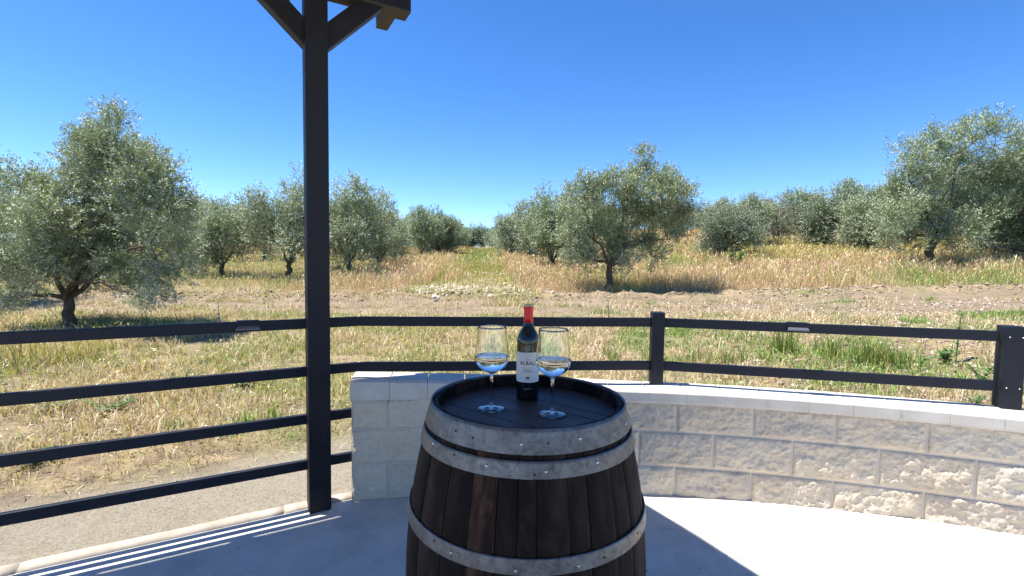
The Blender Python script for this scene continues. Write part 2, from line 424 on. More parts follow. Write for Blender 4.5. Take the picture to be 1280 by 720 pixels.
ks = [-7.5, -5.4, -3.6, -2.35, -.84, .18, .53]
for a, b in zip(ks[:-1], ks[1:]):
    n = max(6, int((b - a) / .06))
    L = [(fp(a + .003 + (b - a - .006) * i / n, -2.712), Vector((-NN.x, -NN.y))) for i in range(n + 1)]
    obj('kerb_stone', bm_mesh('kerb_stone', sweep(L, kerb_prof(a)), True), M_kerb, kerb).matrix_parent_inverse = Matrix.Translation(-kerb.location)

# ------------------------------------------------------------------ garden wall
wall = empty('block_wall', (0, 0, 0), 'curved low garden wall of rough pale blocks with a white coping', 'wall')
SEND = 4.6
# mortar core, 7 mm behind the block faces
L = [(wp(s), (wp(s, 1) - wp(s)).normalized()) for s in np.linspace(.002, SEND, 70)]
obj('mortar', bm_mesh('mortar', sweep(L, lambda i: [(.0015, -.1), (.0015, .552), (.186, .552), (.186, -.1)])), M_mortar, wall)
def split_block(name, s0, s1, z0, z1, parent, seed, amp=.012, nu=None):
    g = .0045; s0 += g; s1 -= g; z0 += g; z1 -= g
    nu = nu or max(6, int((s1 - s0) / .0065)); nv = max(6, int((z1 - z0) / .0065))
    U, Vv = np.meshgrid(np.linspace(0, 1, nu + 1), np.linspace(0, 1, nv + 1)); u = U.ravel(); v = Vv.ravel()
    ss = s0 + (s1 - s0) * u; zz = z0 + (z1 - z0) * v
    h = fbm(ss * 16 + seed * 5, zz * 18, seed, 5) - .5; h2 = np.abs(fbm(ss * 62, zz * 62 + seed, seed + 3, 3) - .5); h = h - .35 * np.abs(fbm(ss * 30 + 9, zz * 30, seed + 8, 3) - .5) + .05
    ed = np.minimum(np.minimum((ss - s0), (s1 - ss)), np.minimum(zz - z0, z1 - zz)); e = 1 - np.exp(-ed / .008)
    out = -(.008 + amp * 3.0 * h + amp * 2.2 * h2) * e
    P = np.array([wp(a, o, b) for a, o, b in zip(ss, out, zz)])
    Fq = [(j * (nu + 1) + i, j * (nu + 1) + i + 1, (j + 1) * (nu + 1) + i + 1, (j + 1) * (nu + 1) + i) for j in range(nv) for i in range(nu)]
    V = list(map(tuple, P)); b0 = len(V)
    loop = [i for i in range(nu + 1)] + [j * (nu + 1) + nu for j in range(1, nv + 1)] + [nv * (nu + 1) + i for i in range(nu - 1, -1, -1)] + [j * (nu + 1) for j in range(nv - 1, 0, -1)]
    for q in loop: V.append(tuple(wp(ss[q], .02, zz[q])))
    n = len(loop); sk = [(loop[i], b0 + i, b0 + (i + 1) % n, loop[(i + 1) % n]) for i in range(n)]
    return obj(name, npmesh(name, V, [Fq, sk], True), M_block, parent)
courses = [(-.0, .202, .2), (.202, .399, .4), (.399, .566, .2)]
sd = 1
for ci, (z0, z1, first) in enumerate(courses):
    s = 0.0; w = first
    while s < SEND - .05:
        e = min(s + w, SEND); split_block('block', s, e, z0, z1, wall, sd, .006 if s < .35 else .0085); sd += 1; s = e; w = .4
# coping: short cast pieces
CT = lambda s: .678 - .050 * min(1, s / 1.5)
def coping(s0, s1, k):
    n = 5
    L = [(wp(s0 + .0012 + (s1 - s0 - .0024) * i / n), (wp(s0, 1) - wp(s0)).normalized()) for i in range(n + 1)]
    lf = 1 - sstep(np.array([s0]), .3, 1.4)[0]
    def pr(i):
        s = s0 + (s1 - s0) * i / n; t = CT(s); j = .002 * math.sin(k * 2.3 + 1) - .004
        r = .008 + .030 * lf; lo = .562; oh = .018 * lf
        return [(-.022 + j + oh, lo), (-.026 + j + oh, lo + .012), (-.026 + j + oh, t - r), (-.026 + j + oh + r * .3, t - r * .3), (-.026 + j + oh + r, t), (.20, t + .001), (.212, t - .012), (.212, lo)]
    return sweep(L, pr)
s = 0.0; k = 0
while s < SEND:
    w = .205; e = min(s + w, SEND)
    obj('coping_stone', bm_mesh('coping_stone', coping(s - (.004 if k == 0 else 0), e, k)), M_coping, wall); s = e; k += 1
# short raised block pier at the right end
pier = empty('block_pier', wp(3.72, .1, .62), 'taller pale block pier rising from the coping beside the last fence post', 'pier')
zt = .628
for kz in range(2):
    for a, b in (((3.62, 4.02), (4.02, 4.42)), ((3.62, 3.82), (3.82, 4.22)))[kz]:
        o = obj('block', bm_mesh('pier_block', sweep([(wp(a + .004 + (b - a - .008) * i / 4, .05), (wp(a, 1) - wp(a)).normalized()) for i in range(5)],
            lambda i, kz=kz: [(0, zt + kz * .2 + .003), (0, zt + kz * .2 + .195), (.16, zt + kz * .2 + .195), (.16, zt + kz * .2 + .003)])), M_block, pier)
        o.matrix_parent_inverse = Matrix.Translation(-pier.location)

# ------------------------------------------------------------------ fence
fence = empty('metal_fence', fp(.3, -2.738), 'dark metal rail fence along the terrace edge and over the garden wall', 'fence')
finv = Matrix.Translation(-fence.location)
def bar(name, a, b, w, h, m, parent, inv=None, bev=.004, up=Vector((0, 0, 1))):
    """box between points a and b (3D), w horizontal, h vertical"""
    d = (b - a); Ln = d.length; x = d.normalized(); y = up.cross(x).normalized(); z = x.cross(y)
    Mx = Matrix((x, y, z)).transposed().to_4x4(); Mx.translation = (a + b) / 2
    o = obj(name, bm_mesh(name, bevelled_box(Ln, w, h, bev, Mx)), m, parent)
    if inv is not None: o.matrix_parent_inverse = inv
    return o
RZ = (.992, .737, .4815, .2333)
PB = fp(.565, -2.738); P825 = Vector((.853, 2.805, 0)); P1262 = Vector((2.52, 2.415, 0))
def v3(p, z): return Vector((p.x, p.y, z))
for z in RZ[:2]:
    bar('rail', v3(fp(-6, -2.738), z), v3(PB, z), .028, .052, M_fence, fence, finv)
    dv = (P825 - PB).normalized()
    bar('rail', v3(PB + dv * .004, z), v3(P825 - dv * .034, z), .028, .052, M_fence, fence, finv)
    dv = (P1262 - P825).normalized()
    bar('rail', v3(P825 + dv * .038, z), v3(P1262 - dv * .055, z), .028, .052, M_fence, fence, finv)
for z in RZ[2:]:
    bar('rail', v3(fp(-6, -2.738), z), v3(fp(.58, -2.738), z), .028, .052, M_fence, fence, finv)
def fence_post(p, w, z0, z1, rot):
    T = Matrix.Translation(v3(p, (z0 + z1) / 2)) @ Matrix.Rotation(rot, 4, 'Z')
    o = obj('post', bm_mesh('post', bevelled_box(w, w, z1 - z0, .006, T)), M_fence, fence); o.matrix_parent_inverse = finv
    for nm, zz, ww, hh in (('post_cap', z1 + .004, w + .010, .012), ('base_plate', z0 + .004, w + .022, .010)):
        c = obj(nm, bm_mesh(nm, bevelled_box(ww, ww, hh, .003, Matrix.Translation(v3(p, zz)) @ Matrix.Rotation(rot, 4, 'Z'))), M_fence, o)
        c.matrix_parent_inverse = finv
def bolts(p, w, rot):
    for z in RZ[:2]:
        for sx in (-1, 1):
            Mx = Matrix.Translation(v3(p, z)) @ Matrix.Rotation(rot, 4, 'Z') @ Matrix.Translation((sx * w * .30, -w / 2 - .001, 0)) @ Matrix.Rotation(R(90), 4, 'X')
            V, q, tt = lathe([(0, -.001), (.0042, -.001), (.0042, .001), (.0028, .0028), (0, .0032)], 10)
            o = obj('bolt', npmesh('bolt', [tuple(Mx @ Vector(a)) for a in V], [q, tt], True), M_screw, fence); o.matrix_parent_inverse = finv
bolts(P1262, .084, R(-20))
fence_post(P825, .072, .630, 1.052, R(-4))
fence_post(P1262, .084, .628, 1.046, R(-20))
# rail clips: folded black sleeve with a pale lower lip
M_lip = mat('pale_lip', .4, (.13, .135, .16), .3)
def clip(pos, dirv, label):
    t = empty('rail_clip', v3(pos, .992), label, 'clip'); inv = Matrix.Translation(-t.location)
    up = Vector((dirv.y, -dirv.x, 0))          # towards the terrace
    c = v3(pos, 1.000)
    bar('sleeve', c - v3(dirv, 0) * .05, c + v3(dirv, 0) * .05, .044, .046, M_fence, t, inv)
    bm = bmesh.new()
    pts = []
    for sgn in (-1, 1):
        for (dd, oo, zz) in ((.048, .0225, .996), (.054, .034, .984), (.054, .034, .978), (.048, .0225, .984)):
            q = pos + dirv * (sgn * dd) + up * oo; pts.append(bm.verts.new((q.x, q.y, zz)))
    for a in range(4):
        b2 = (a + 1) % 4; bm.faces.new((pts[a], pts[b2], pts[4 + b2], pts[4 + a]))
    bm.faces.new(pts[0:4][::-1]); bm.faces.new(pts[4:8])
    o = obj('lip', bm_mesh('lip', bm), M_lip, t); o.matrix_parent_inverse = inv
clip(fp(.03, -2.738), Vector((F.x, F.y, 0)), 'small dark clip with a pale lip on the top rail left of the tall post')
dR = (P1262 - P825).normalized()
clip(P825 + dR * .735, dR, 'small dark clip with a pale lip on the top rail between the wall posts')

# ------------------------------------------------------------------ pergola
perg = empty('pergola', fp(.350, -2.70), 'dark pergola frame with a tall square post and two diagonal braces', 'pergola')
pinv = Matrix.Translation(-perg.location)
rz = math.atan2(F.y, F.x)
def ppost(f, p, z1=2.69, w=.110):
    o = obj('post', bm_mesh('post', bevelled_box(w, w, z1, .006, Matrix.Translation(fp(f, p, z1 / 2)) @ Matrix.Rotation(rz, 4, 'Z'))), M_pergola, perg)
    o.matrix_parent_inverse = pinv
    # small bolt heads
    return o
ppost(.350, -2.70); ppost(-2.2, -2.70); ppost(-2.2, .6); ppost(.350, .6)
BZ = 2.69
def brace(f0, p, sg):
    a = fp(f0 + sg * .01, p, 2.452 - .03 * (1.0 if sg > 0 else .93)); b = fp(f0 + sg * .385, p, 2.452 + .345 * (1.0 if sg > 0 else .93))
    return bar('brace', a, b, .075, .098, M_pergola, perg, pinv, .004)
brace(.350, -2.70, 1); brace(.350, -2.70, -1); brace(-2.2, -2.70, 1); brace(.350, .6, -1)
for p in (-2.70, .6):
    bar('beam', fp(-2.40, p, BZ + .06), fp(.835, p, BZ + .06), .112, .12, M_pergola, perg, pinv)
    bar('beam_soffit', fp(-2.399, p, BZ - .003), fp(.834, p, BZ - .003), .109, .008, M_under, perg, pinv, .001)
for f in [.815 - .58 * i for i in range(6)]:
    bar('rafter', fp(f, -3.20, BZ + .19), fp(f, 1.1, BZ + .19), .075, .14, M_under, perg, pinv)
for p in [-3.1 + .8 * i for i in range(6)]:
    bar('purlin', fp(-2.45, p, BZ + .30), fp(.86, p, BZ + .30), .06, .08, M_under, perg, pinv)
for i in range(21):  # roof lies out of view, cut short behind to let in more fill light
    p = -3.12 + .2 * i
    bar('roof_board', fp(-2.45, p, BZ + .352 + .002 * (i % 2)), fp(.93, p, BZ + .352 + .002 * (i % 2)), .203, .02, M_roof, perg, pinv, .002)

# ------------------------------------------------------------------ barrel
BX, BY = .0486, 1.3462; BH = .953
barrel = empty('wine_barrel', (BX, BY, floor_z(BX)), 'old dark oak wine barrel with grey steel hoops standing on the terrace', 'barrel')
def br(z): return .337 - .070 * ((z - .475) / .475) ** 2
def az(px_dx, r=None): return px_dx
joint_deg = [-90 + d for d in (-57, -40, -26.5, -14.5, -5.5, 2.5, 16.5, 26, 40, 52)]
rest = []
a = joint_deg[-1]
ws = [14, 11, 16, 12, 17, 13, 10, 15, 14, 12, 16, 13, 11, 17, 12, 14, 13, 16, 10]
tot = 360 - (joint_deg[-1] - joint_deg[0]); sc = tot / sum(ws)
for w in ws[:-1]: a += w * sc; rest.append(a)
J = joint_deg + rest + [joint_deg[0] + 360]
for i in range(len(J) - 1):
    a0 = R(J[i]) + .0030; a1 = R(J[i + 1]) - .0030; na = 6; nz = 18; V = []; off = random.uniform(-.0012, .0012)
    zs = [0] + [BH * (j / nz) for j in range(1, nz)] + [BH - .006, BH + off]
    rows = []
    for z in zs:
        ro = br(z) + off; top = abs(z - .475) > .44
        rows.append((ro - (.003 if z > BH - .003 else 0), z))
    inner = []
    for z in reversed(zs):
        th = .026 - (.010 if (z > BH - .012 or z < .012) else 0)
        inner.append((br(z) - th, z))
    prof = rows + inner; m_ = len(prof)
    for q in range(na + 1):
        t = a0 + (a1 - a0) * q / na; edge = .0022 if q in (0, na) else 0
        for idx, (r, z) in enumerate(prof):
            rr = r - (edge if idx < len(rows) else 0)
            V.append((rr * math.cos(t), rr * math.sin(t), z))
    Fq = [(q * m_ + j, (q + 1) * m_ + j, (q + 1) * m_ + (j + 1) % m_, q * m_ + (j + 1) % m_) for q in range(na) for j in range(m_)]
    bm = bmesh.new(); vs = [bm.verts.new(v) for v in V]
    for f in Fq: bm.faces.new([vs[c] for c in f])
    for j in range(len(rows) - 1):      # side walls
        for q in (0, na):
            b_ = q * m_; l = [b_ + j, b_ + j + 1, b_ + m_ - 2 - j, b_ + m_ - 1 - j]; bm.faces.new([vs[c] for c in l])
    obj('stave', bm_mesh('stave', bm), M_stave, barrel)
# black core added inside the staves, stands in for shade in the joints
obj('joint_shade_core', lathe_mesh('joint_shade_core', [(br(z) - .014, z) for z in np.linspace(.02, .905, 14)], 64), M_black, barrel)
def hoop(z0, z1, t=.0022, seed=0):
    n = 6; pr = []
    for j in range(n + 1):
        z = z0 + (z1 - z0) * j / n; pr.append((br(z) + .0028 + t, z))
    inn = [(br(z) + .0008, z) for z in (z1, z0)]
    V, q, tt = lathe(pr + inn + [pr[0]], 96)
    return obj('hoop', npmesh('hoop', V, [q, tt], True), M_hoop, barrel)
HZ = [(.902, .956), (.852, .889), (.652, .687), (.268, .304), (.054, .094), (-.002, .047)]
hoops = [hoop(a, b) for a, b in HZ]
hoops[0]['label'] = 'wide steel hoop round the rim'
# overlap tongue of every hoop where its ends are riveted
def screw(h, deg, z, dark=False):
    t = R(-90 + deg); r = br(z) + .0052
    Mx = Matrix.Translation((r * math.cos(t), r * math.sin(t), z)) @ Matrix.Rotation(t, 4, 'Z') @ Matrix.Rotation(R(90), 4, 'Y')
    V, q, tt = lathe([(0, -.001), (.0042, -.001), (.0042, .0008), (.003, .0022), (.0012, .0026), (.0010, .0014), (0, .0014)] if not dark else [(0, -.001), (.0026, -.001), (.0026, .0008), (0, .0008)], 12)
    V = [tuple(Mx @ Vector(v)) for v in V]
    obj('rivet_hole' if dark else 'screw', npmesh('screw', V, [q, tt], False), M_black if dark else M_screw, h)  # dark ones are flat black discs in place of open holes
for deg, z, dk in ((-4.5, .924, 0), (24, .930, 0), (-29, .925, 1), (-40, .930, 1), (8, .927, 1), (62, .925, 0)): screw(hoops[0], deg, z, dk)
for deg, z, dk in ((-20, .872, 0), (6.5, .868, 0), (32, .872, 0), (-38, .878, 1), (1.5, .862, 1), (-55, .88, 0)): screw(hoops[1], deg, z, dk)
for deg, z, dk in ((-33, .668, 0), (-5.5, .662, 0), (19, .664, 0), (-43, .674, 1), (55, .67, 1), (31, .666, 1)): screw(hoops[2], deg, z, dk)
# head: boards running away to the left
HZ0 = .921; hr = br(.925) - .024; ang = R(52)
hd = empty('head', (0, 0, 0)); hd.parent = barrel
ed = [-hr, -.176, -.118, -.047, .034, .086, .165, hr]
for i in range(len(ed) - 1):
    a, b = ed[i] + .0006, ed[i + 1] - .0006; pts = []
    for j in range(13):
        y = a + (b - a) * j / 12; pts.append((y, math.sqrt(max(1e-6, hr * hr - y * y))))
    out = [(x, y) for (y, x) in pts] + [(-x, y) for (y, x) in reversed(pts)]
    bm = bmesh.new(); top = [bm.verts.new((y, x, 0)) for (x, y) in out]; f = bm.faces.new(top)
    ex = bmesh.ops.extrude_face_region(bm, geom=[f]); vv = [g for g in ex['geom'] if isinstance(g, bmesh.types.BMVert)]
    bmesh.ops.translate(bm, vec=(0, 0, -.018), verts=vv); bmesh.ops.remove_doubles(bm, verts=bm.verts, dist=1e-5)
    bmesh.ops.bevel(bm, geom=[e for e in bm.edges if e.verts[0].co.z > -.001 and e.verts[1].co.z > -.001], offset=.0014, segments=1, affect='EDGES')
    o = obj('head_board', bm_mesh('head_board', bm), M_head, hd)
    o.location = (0, 0, HZ0 + .0004 * (i % 3)); o.rotation_euler = (0, 0, ang)

# ------------------------------------------------------------------ bottle
TZ = HZ0 + floor_z(BX) + .0012
M_glassdk = mat('dark_bottle_glass', .06, (.006, .008, .007), 0, .6)
M_capsule = mat('red_foil', .35, (.62, .012, .02), .15)
M_gold = mat('gold_foil', .3, (.55, .40, .18), .8)
def m_label():
    m = mat('label_paper', .7, spec=.2); k = N(m); k.base(k.ramp(k.noise(k.coord(), 300, 3), [(.3, (.70, .70, .70)), (.7, (.78, .78, .78))])); return m
M_label = m_label(); M_ink = mat('label_ink', .6, (.03, .03, .05)); M_ink2 = mat('grey_ink', .6, (.22, .22, .26)); M_emb = mat('emblem_red', .5, (.20, .03, .02)); M_sig = mat('signature_foil', .4, (.30, .32, .34), .2)
bottle = empty('wine_bottle', (.051, 1.45, TZ), 'red wine bottle with a red capsule and white label on the barrel', 'bottle')
BRd = .0358
prof = [(0, .006), (.024, .003), (.031, .0), (.0350, .003), (BRd, .010), (BRd, .178), (.0352, .190), (.0325, .202), (.0270, .215), (.0205, .226), (.0165, .235), (.0148, .246), (.0142, .2625)]
obj('glass_body', lathe_mesh('glass_body', prof, 64), M_glassdk, bottle)
obj('capsule', lathe_mesh('capsule', [(.0149, .2440), (.0153, .2442), (.0150, .262), (.0149, .285), (.0156, .287), (.0156, .2955), (.0150, .2962)], 40), M_capsule, bottle)
obj('capsule_top', lathe_mesh('capsule_top', [(.0150, .2960), (.0156, .2965), (.0154, .3005), (.0140, .3018), (0, .3018)], 40), M_gold, bottle)
rb = BRd + .0004
def wrap(pts, r, a_off=0.0):
    return [(r * math.sin(x / BRd + a_off), -r * math.cos(x / BRd + a_off), z) for x, z in pts]
nu = 40; hw = R(84) * BRd; z0, z1 = .058, .153; V = []; rows = 14
for j in range(rows + 1):
    z = z0 + (z1 - z0) * j / rows; cut = 0
    for q, zz in ((z - z0, 0), (z1 - z, 0)):
        if q < .006: cut = max(cut, .006 - math.sqrt(max(0, .006 ** 2 - (.006 - q) ** 2)))
    for i in range(nu + 1):
        x = (-hw + cut) + (2 * (hw - cut)) * i / nu; V += wrap([(x, z)], rb)
Fq = [(j * (nu + 1) + i, j * (nu + 1) + i + 1, (j + 1) * (nu + 1) + i + 1, (j + 1) * (nu + 1) + i) for j in range(rows) for i in range(nu)]
lab = obj('label', npmesh('label', V, [Fq], True), M_label, bottle)
def text(s, size, z, m, r=rb + .0003, ao=0.0, bold=0.0, sp=1.0, shear=0.0):
    cu = bpy.data.curves.new('t', 'FONT'); cu.body = s; cu.size = size; cu.align_x = 'CENTER'; cu.align_y = 'CENTER'; cu.offset = bold; cu.space_character = sp; cu.shear = shear
    cu.resolution_u = 3
    o = bpy.data.objects.new('t', cu); col.objects.link(o); bpy.context.view_layer.update()
    me0 = bpy.data.meshes.new_from_object(o.evaluated_get(bpy.context.evaluated_depsgraph_get()))
    V = wrap([(v.co.x, v.co.y + z) for v in me0.vertices], r, ao); F_ = [tuple(p.vertices) for p in me0.polygons]
    me = bpy.data.meshes.new('lettering'); me.from_pydata(V, [], F_); me.materials.append(m)
    bpy.data.objects.remove(o); bpy.data.meshes.remove(me0)
    return obj('lettering', me, None, lab)
AO = R(-2)
text('VIÑA', .0058, .1300, M_ink2, ao=AO)
text('ALBALI', .0168, .1190, M_ink, ao=AO, bold=.00022, sp=1.02)
text('TEMPRANILLO', .0052, .1035, M_ink2, ao=AO, sp=1.15)
text('ROBLE', .0075, .0955, M_ink, ao=AO, sp=1.2, bold=.0001)
text('DENOMINACION DE ORIGEN', .0032, .0890, M_ink2, ao=AO)
def emblem(w, h, z, m, r):
    V = wrap([(0, z)] + [(w * math.cos(t), z + h * math.sin(t)) for t in np.linspace(0, 2 * math.pi, 24, endpoint=False)], r, AO)
    obj('emblem', npmesh('emblem', V, [[(0, 1 + i, 1 + (i + 1) % 24) for i in range(24)]]), m, lab)
emblem(.0068, .0042, .0725, M_emb, rb + .0003); emblem(.0030, .0018, .0725, M_gold, rb + .0006)
# scribbled signature on the dark glass under the label
pts = []
for i in range(60):
    t = i / 59; pts.append((-.013 + .026 * t, .036 + .0035 * math.sin(t * 31) * (1 - .4 * t) + .003 * t))
P = np.array(wrap(pts, BRd + .0003, AO)); Vt, Ft = tube_arrays([(P, np.full(60, .00045))], 4)
obj('signature', npmesh('signature', Vt, [Ft]), M_sig, bottle)

bottle.scale = (.944, .944, .944)
# ------------------------------------------------------------------ wine glasses
M_glass = mat('clear_glass', 0.0, (1, 1, 1)); g_ = M_glass.node_tree.nodes['Principled BSDF']; g_.inputs['Transmission Weight'].default_value = 1; g_.inputs['IOR'].default_value = 1.52
M_water = mat('water', 0.0, (1, 1, 1)); w_ = M_water.node_tree.nodes['Principled BSDF']; w_.inputs['Transmission Weight'].default_value = 1; w_.inputs['IOR'].default_value = 1.33
def bowl_r(z):      # outer radius of the bowl, z above the foot
    P = [(.100, .0045), (.103, .010), (.107, .0185), (.113, .0285), (.121, .0378), (.130, .0435), (.140, .0466), (.150, .0472), (.165, .0462), (.190, .0432), (.215, .0408), (.233, .0396)]
    for (a, ra), (b, rb_) in zip(P[:-1], P[1:]):
        if z <= b: t = max(0, (z - a) / (b - a)); return ra + (rb_ - ra) * t
    return P[-1][1]
zb = [.1005, .102, .104, .107, .110, .114, .118, .123, .128, .134, .140, .146, .152, .160, .170, .182, .195, .208, .220, .228, .2325]
sm = {}
def make_glass(x, y, h, label):
    t = empty('wine_glass', (x, y, TZ), label, 'wine glass', 'stemmed wine glasses on the barrel')
    sc_ = h / .233
    foot = [(0, .0042), (.008, .0040), (.016, .0031), (.024, .0020), (.031, .0009), (.0345, .0004), (.0365, .0004), (.0378, .0007), (.0384, .0013), (.0378, .0020), (.034, .0028), (.028, .0040), (.022, .0053), (.016, .0067), (.011, .0082), (.008, .0100), (.0062, .0124), (.0050, .0160), (.0042, .022), (.0038, .045), (.0038, .075), (.0042, .090), (.0052, .0965), (.0075, .1008)]
    outer = [(bowl_r(z) + .0002, z) for z in zb[2:]]
    top = [(bowl_r(.2325) - .0006, .2333)]
    inner = [(max(bowl_r(z) - .0013, .0), z) for z in reversed(zb[4:])] + [(.0125, .1062), (0, .1050)]
    V, q, tt = lathe(foot + outer + top + inner, 72)
    V = [(a * sc_, b * sc_, c * sc_) for a, b, c in V]
    obj('glass', npmesh('glass', V, [q, tt], True), M_glass, t)
    lv = .1515
    zz = [z for z in zb if .107 < z < lv - .002]
    wat = [(0, .1047), (.0127, .1059)] + [(bowl_r(z) - .0010, z) for z in zz] + [(bowl_r(lv) - .0010, lv), (bowl_r(lv) - .004, lv - .0004), (0, lv - .0005)]
    V, q, tt = lathe(wat, 72); V = [(a * sc_, b * sc_, c * sc_) for a, b, c in V]
    w = obj('water', npmesh('water', V, [q, tt], True), M_water, t)
make_glass(-.0538, 1.335, .233, 'clear stemmed wine glass standing left of the bottle')
make_glass(.1138, 1.293, .234, 'clear stemmed wine glass standing right of the bottle')

# ------------------------------------------------------------------ olive trees
def leaf_arrays(C, D, n_per, ll, lw, rng, spread=.8, tl=.22):
    """C twig bases (n,3), D unit directions; leaves alternate along each twig"""
    n = len(C); N_ = n * n_per
    t = np.tile(np.linspace(.1, 1, n_per), n); Cb = np.repeat(C, n_per, 0); Db = np.repeat(D, n_per, 0)
    L_ = np.repeat(tl * rng.uniform(.6, 1.3, n), n_per)
    P = Cb + Db * (t * L_)[:, None] + rng.normal(0, .012, (N_, 3)) * (ll / .055)
    side = rng.normal(0, 1, (N_, 3)); side -= (side * Db).sum(1)[:, None] * Db; side /= np.linalg.norm(side, axis=1)[:, None] + 1e-9
    A = Db * .75 + side * spread + rng.normal(0, .18, (N_, 3)); A /= np.linalg.norm(A, axis=1)[:, None]
    up = rng.normal(0, .65, (N_, 3)) + np.array([0, 0, 1.0]); Wd = np.cross(A, up); Wd /= np.linalg.norm(Wd, axis=1)[:, None] + 1e-9
    l = (ll * rng.uniform(.7, 1.25, N_))[:, None]; w = (lw * rng.uniform(.75, 1.25, N_))[:, None]
    V = np.stack([P, P + A * l * .5 - Wd * w * .5, P + A * l, P + A * l * .5 + Wd * w * .5], 1).reshape(-1, 3)
    F_ = np.arange(N_ * 4).reshape(-1, 4)
    return V, F_
def build_tree(seed, blobs, trunk, fork_z, tr=.10, twigs=900, n_per=14, ll=.06, lw=.015, density_noise=.35, tl=.24, lean=(0, 0)):
    """blobs: (x,y,z,r) in metres from the trunk base. returns trunk mesh, crown mesh"""
    rng = np.random.default_rng(seed); B = np.array(blobs, float)
    # wood
    paths = []
    top = np.array([trunk[0], trunk[1], fork_z]); n = 7; tt = np.linspace(0, 1, n)
    bend = rng.normal(0, .05, (n, 3)) * np.sin(tt * math.pi)[:, None]; bend[:, 2] = 0
    P = top[None, :] * tt[:, None] + bend; rad = tr * (1.25 - .45 * tt); rad[0] *= 1.35; P[0, 2] = -.15
    paths.append((P, rad)); ends = []
    prim = [int(np.argmax(B[:, 2]))]
    while len(prim) < min(5, len(B)):
        dm = np.min([np.linalg.norm(B[:, :3] - B[q, :3], axis=1) for q in prim], axis=0); prim.append(int(np.argmax(dm)))
    limbs = []
    for pi in prim + [q for q in range(len(B)) if q not in prim]:
        x, y, z, r = B[pi]; e = np.array([x, y, z]); m_ = 9; tt = np.linspace(0, 1, m_)
        if pi in prim: st = P[-1] - [0, 0, .06]; r0 = tr * .52; e = st + (e - st) * .92
        else:
            cand = [(np.linalg.norm(L_[k2] - e) + .4 * abs(k2 - 4), li, k2) for li, (L_, R_) in enumerate(limbs) for k2 in range(2, 8)]
            _, li, k2 = min(cand); st = limbs[li][0][k2]; r0 = min(limbs[li][1][k2] * .75, tr * .28)
        dist = np.linalg.norm(e - st)
        ctrl = st + (e - st) * .45 + rng.normal(0, .16, 3) * dist * .6 + np.array([0, 0, .10 * dist])
        Q = ((1 - tt) ** 2)[:, None] * st + (2 * tt * (1 - tt))[:, None] * ctrl + (tt ** 2)[:, None] * e
        Q[1:-1] += rng.normal(0, .022, (m_ - 2, 3)) * dist
        rr_ = r0 * (1 - .82 * tt); limbs.append((Q, rr_)); paths.append((Q, rr_))
        for k in range(4):
            a = Q[4 + k]; dv = rng.normal(0, 1, 3); dv[2] = abs(dv[2]) * .8; dv /= np.linalg.norm(dv); ln = r * rng.uniform(.5, .95)
            t4 = np.linspace(0, 1, 4)[:, None]; S_ = a + dv * ln * t4 + rng.normal(0, .07, (4, 3)) * t4 * ln
            paths.append((S_, tr * .11 * (1 - .8 * t4[:, 0]) + .002))
    Vt, Ft = tube_arrays(paths, 7)
    # foliage: twigs inside the blobs, denser near their skins
    w = B[:, 3] ** 2.2; cnt = rng.multinomial(int(twigs), w / w.sum()); Cs = []; Ds = []
    for (x, y, z, r), c in zip(B, cnt):
        # sub-clumps give the blob an uneven outline
        ns = max(5, int(9 + r * 8)); sd = rng.normal(0, 1, (ns, 3)); sd /= np.linalg.norm(sd, axis=1)[:, None]
        sc_ = np.array([x, y, z]) + sd * r * rng.uniform(.25, .9, (ns, 1)) * [1, 1, .9]
        sr = r * rng.uniform(.22, .48, ns); wch = rng.choice(ns, c, p=sr ** 2 / (sr ** 2).sum())
        d = rng.normal(0, 1, (c, 3)); d /= np.linalg.norm(d, axis=1)[:, None]
        q = sc_[wch] + d * (sr[wch] * rng.uniform(.1, 1, c) ** .5)[:, None]
        dd = (q - np.array([x, y, z - r * .7])); dd /= np.linalg.norm(dd, axis=1)[:, None] + 1e-9
        dd = dd + d * .55 + rng.normal(0, .35, (c, 3)); dd /= np.linalg.norm(dd, axis=1)[:, None]
        Cs.append(q); Ds.append(dd)
    C = np.concatenate(Cs); D = np.concatenate(Ds)
    Vl, Fl = leaf_arrays(C, D, n_per, ll, lw, rng, tl=tl)
    # twig stems
    ne = len(C); e2 = C + D * tl * .8; s_ = np.cross(D, rng.normal(0, 1, (ne, 3))); s_ /= np.linalg.norm(s_, axis=1)[:, None]; s_ *= .0022 * (ll / .055)
    Vs = np.stack([C - D * tl * .5 - s_, C - D * tl * .5 + s_, e2], 1).reshape(-1, 3)
    return npmesh('trunk', Vt, [Ft], True), npmesh('crown', np.concatenate([Vl, Vs]), [Fl, np.arange(ne * 3).reshape(-1, 3) + len(Vl)])
def px_blobs(base, scale, L, depth=.45, seed=0, rs=1.0, ray=0.0):
    """blob list read as (x, y, r) on a front elevation with `scale` units to the metre; depth spread is added"""
    rng = np.random.default_rng(seed + 100); out = []; hwid = max(abs(b[0] - base[0]) for b in L) / scale
    for i, (x, y, r) in enumerate(L):
        dy = rng.uniform(-1, 1) * depth * hwid
        out.append(((x - base[0]) / scale + dy * ray, dy, (base[1] - y) / scale, r / scale * rs))
    return out
def place_tree(x, y, tm, cm, label, mat_l=None, rot=0.0, s=1.0, group=None, zoff=-.05):
    z = float(terr(np.array([x]), np.array([y]))[0])
    t = empty('olive_tree', (x, y, z + zoff), label, 'olive tree', group); t.rotation_euler = (0, 0, rot); t.scale = (s, s, s)
    if not tm.materials: tm.materials.append(M_bark)
    if not cm.materials: cm.materials.append(mat_l or M_olive)
    a = obj('trunk', tm, None, t); b = obj('crown', cm, None, t)
    return t
G = 'olive trees of the grove'
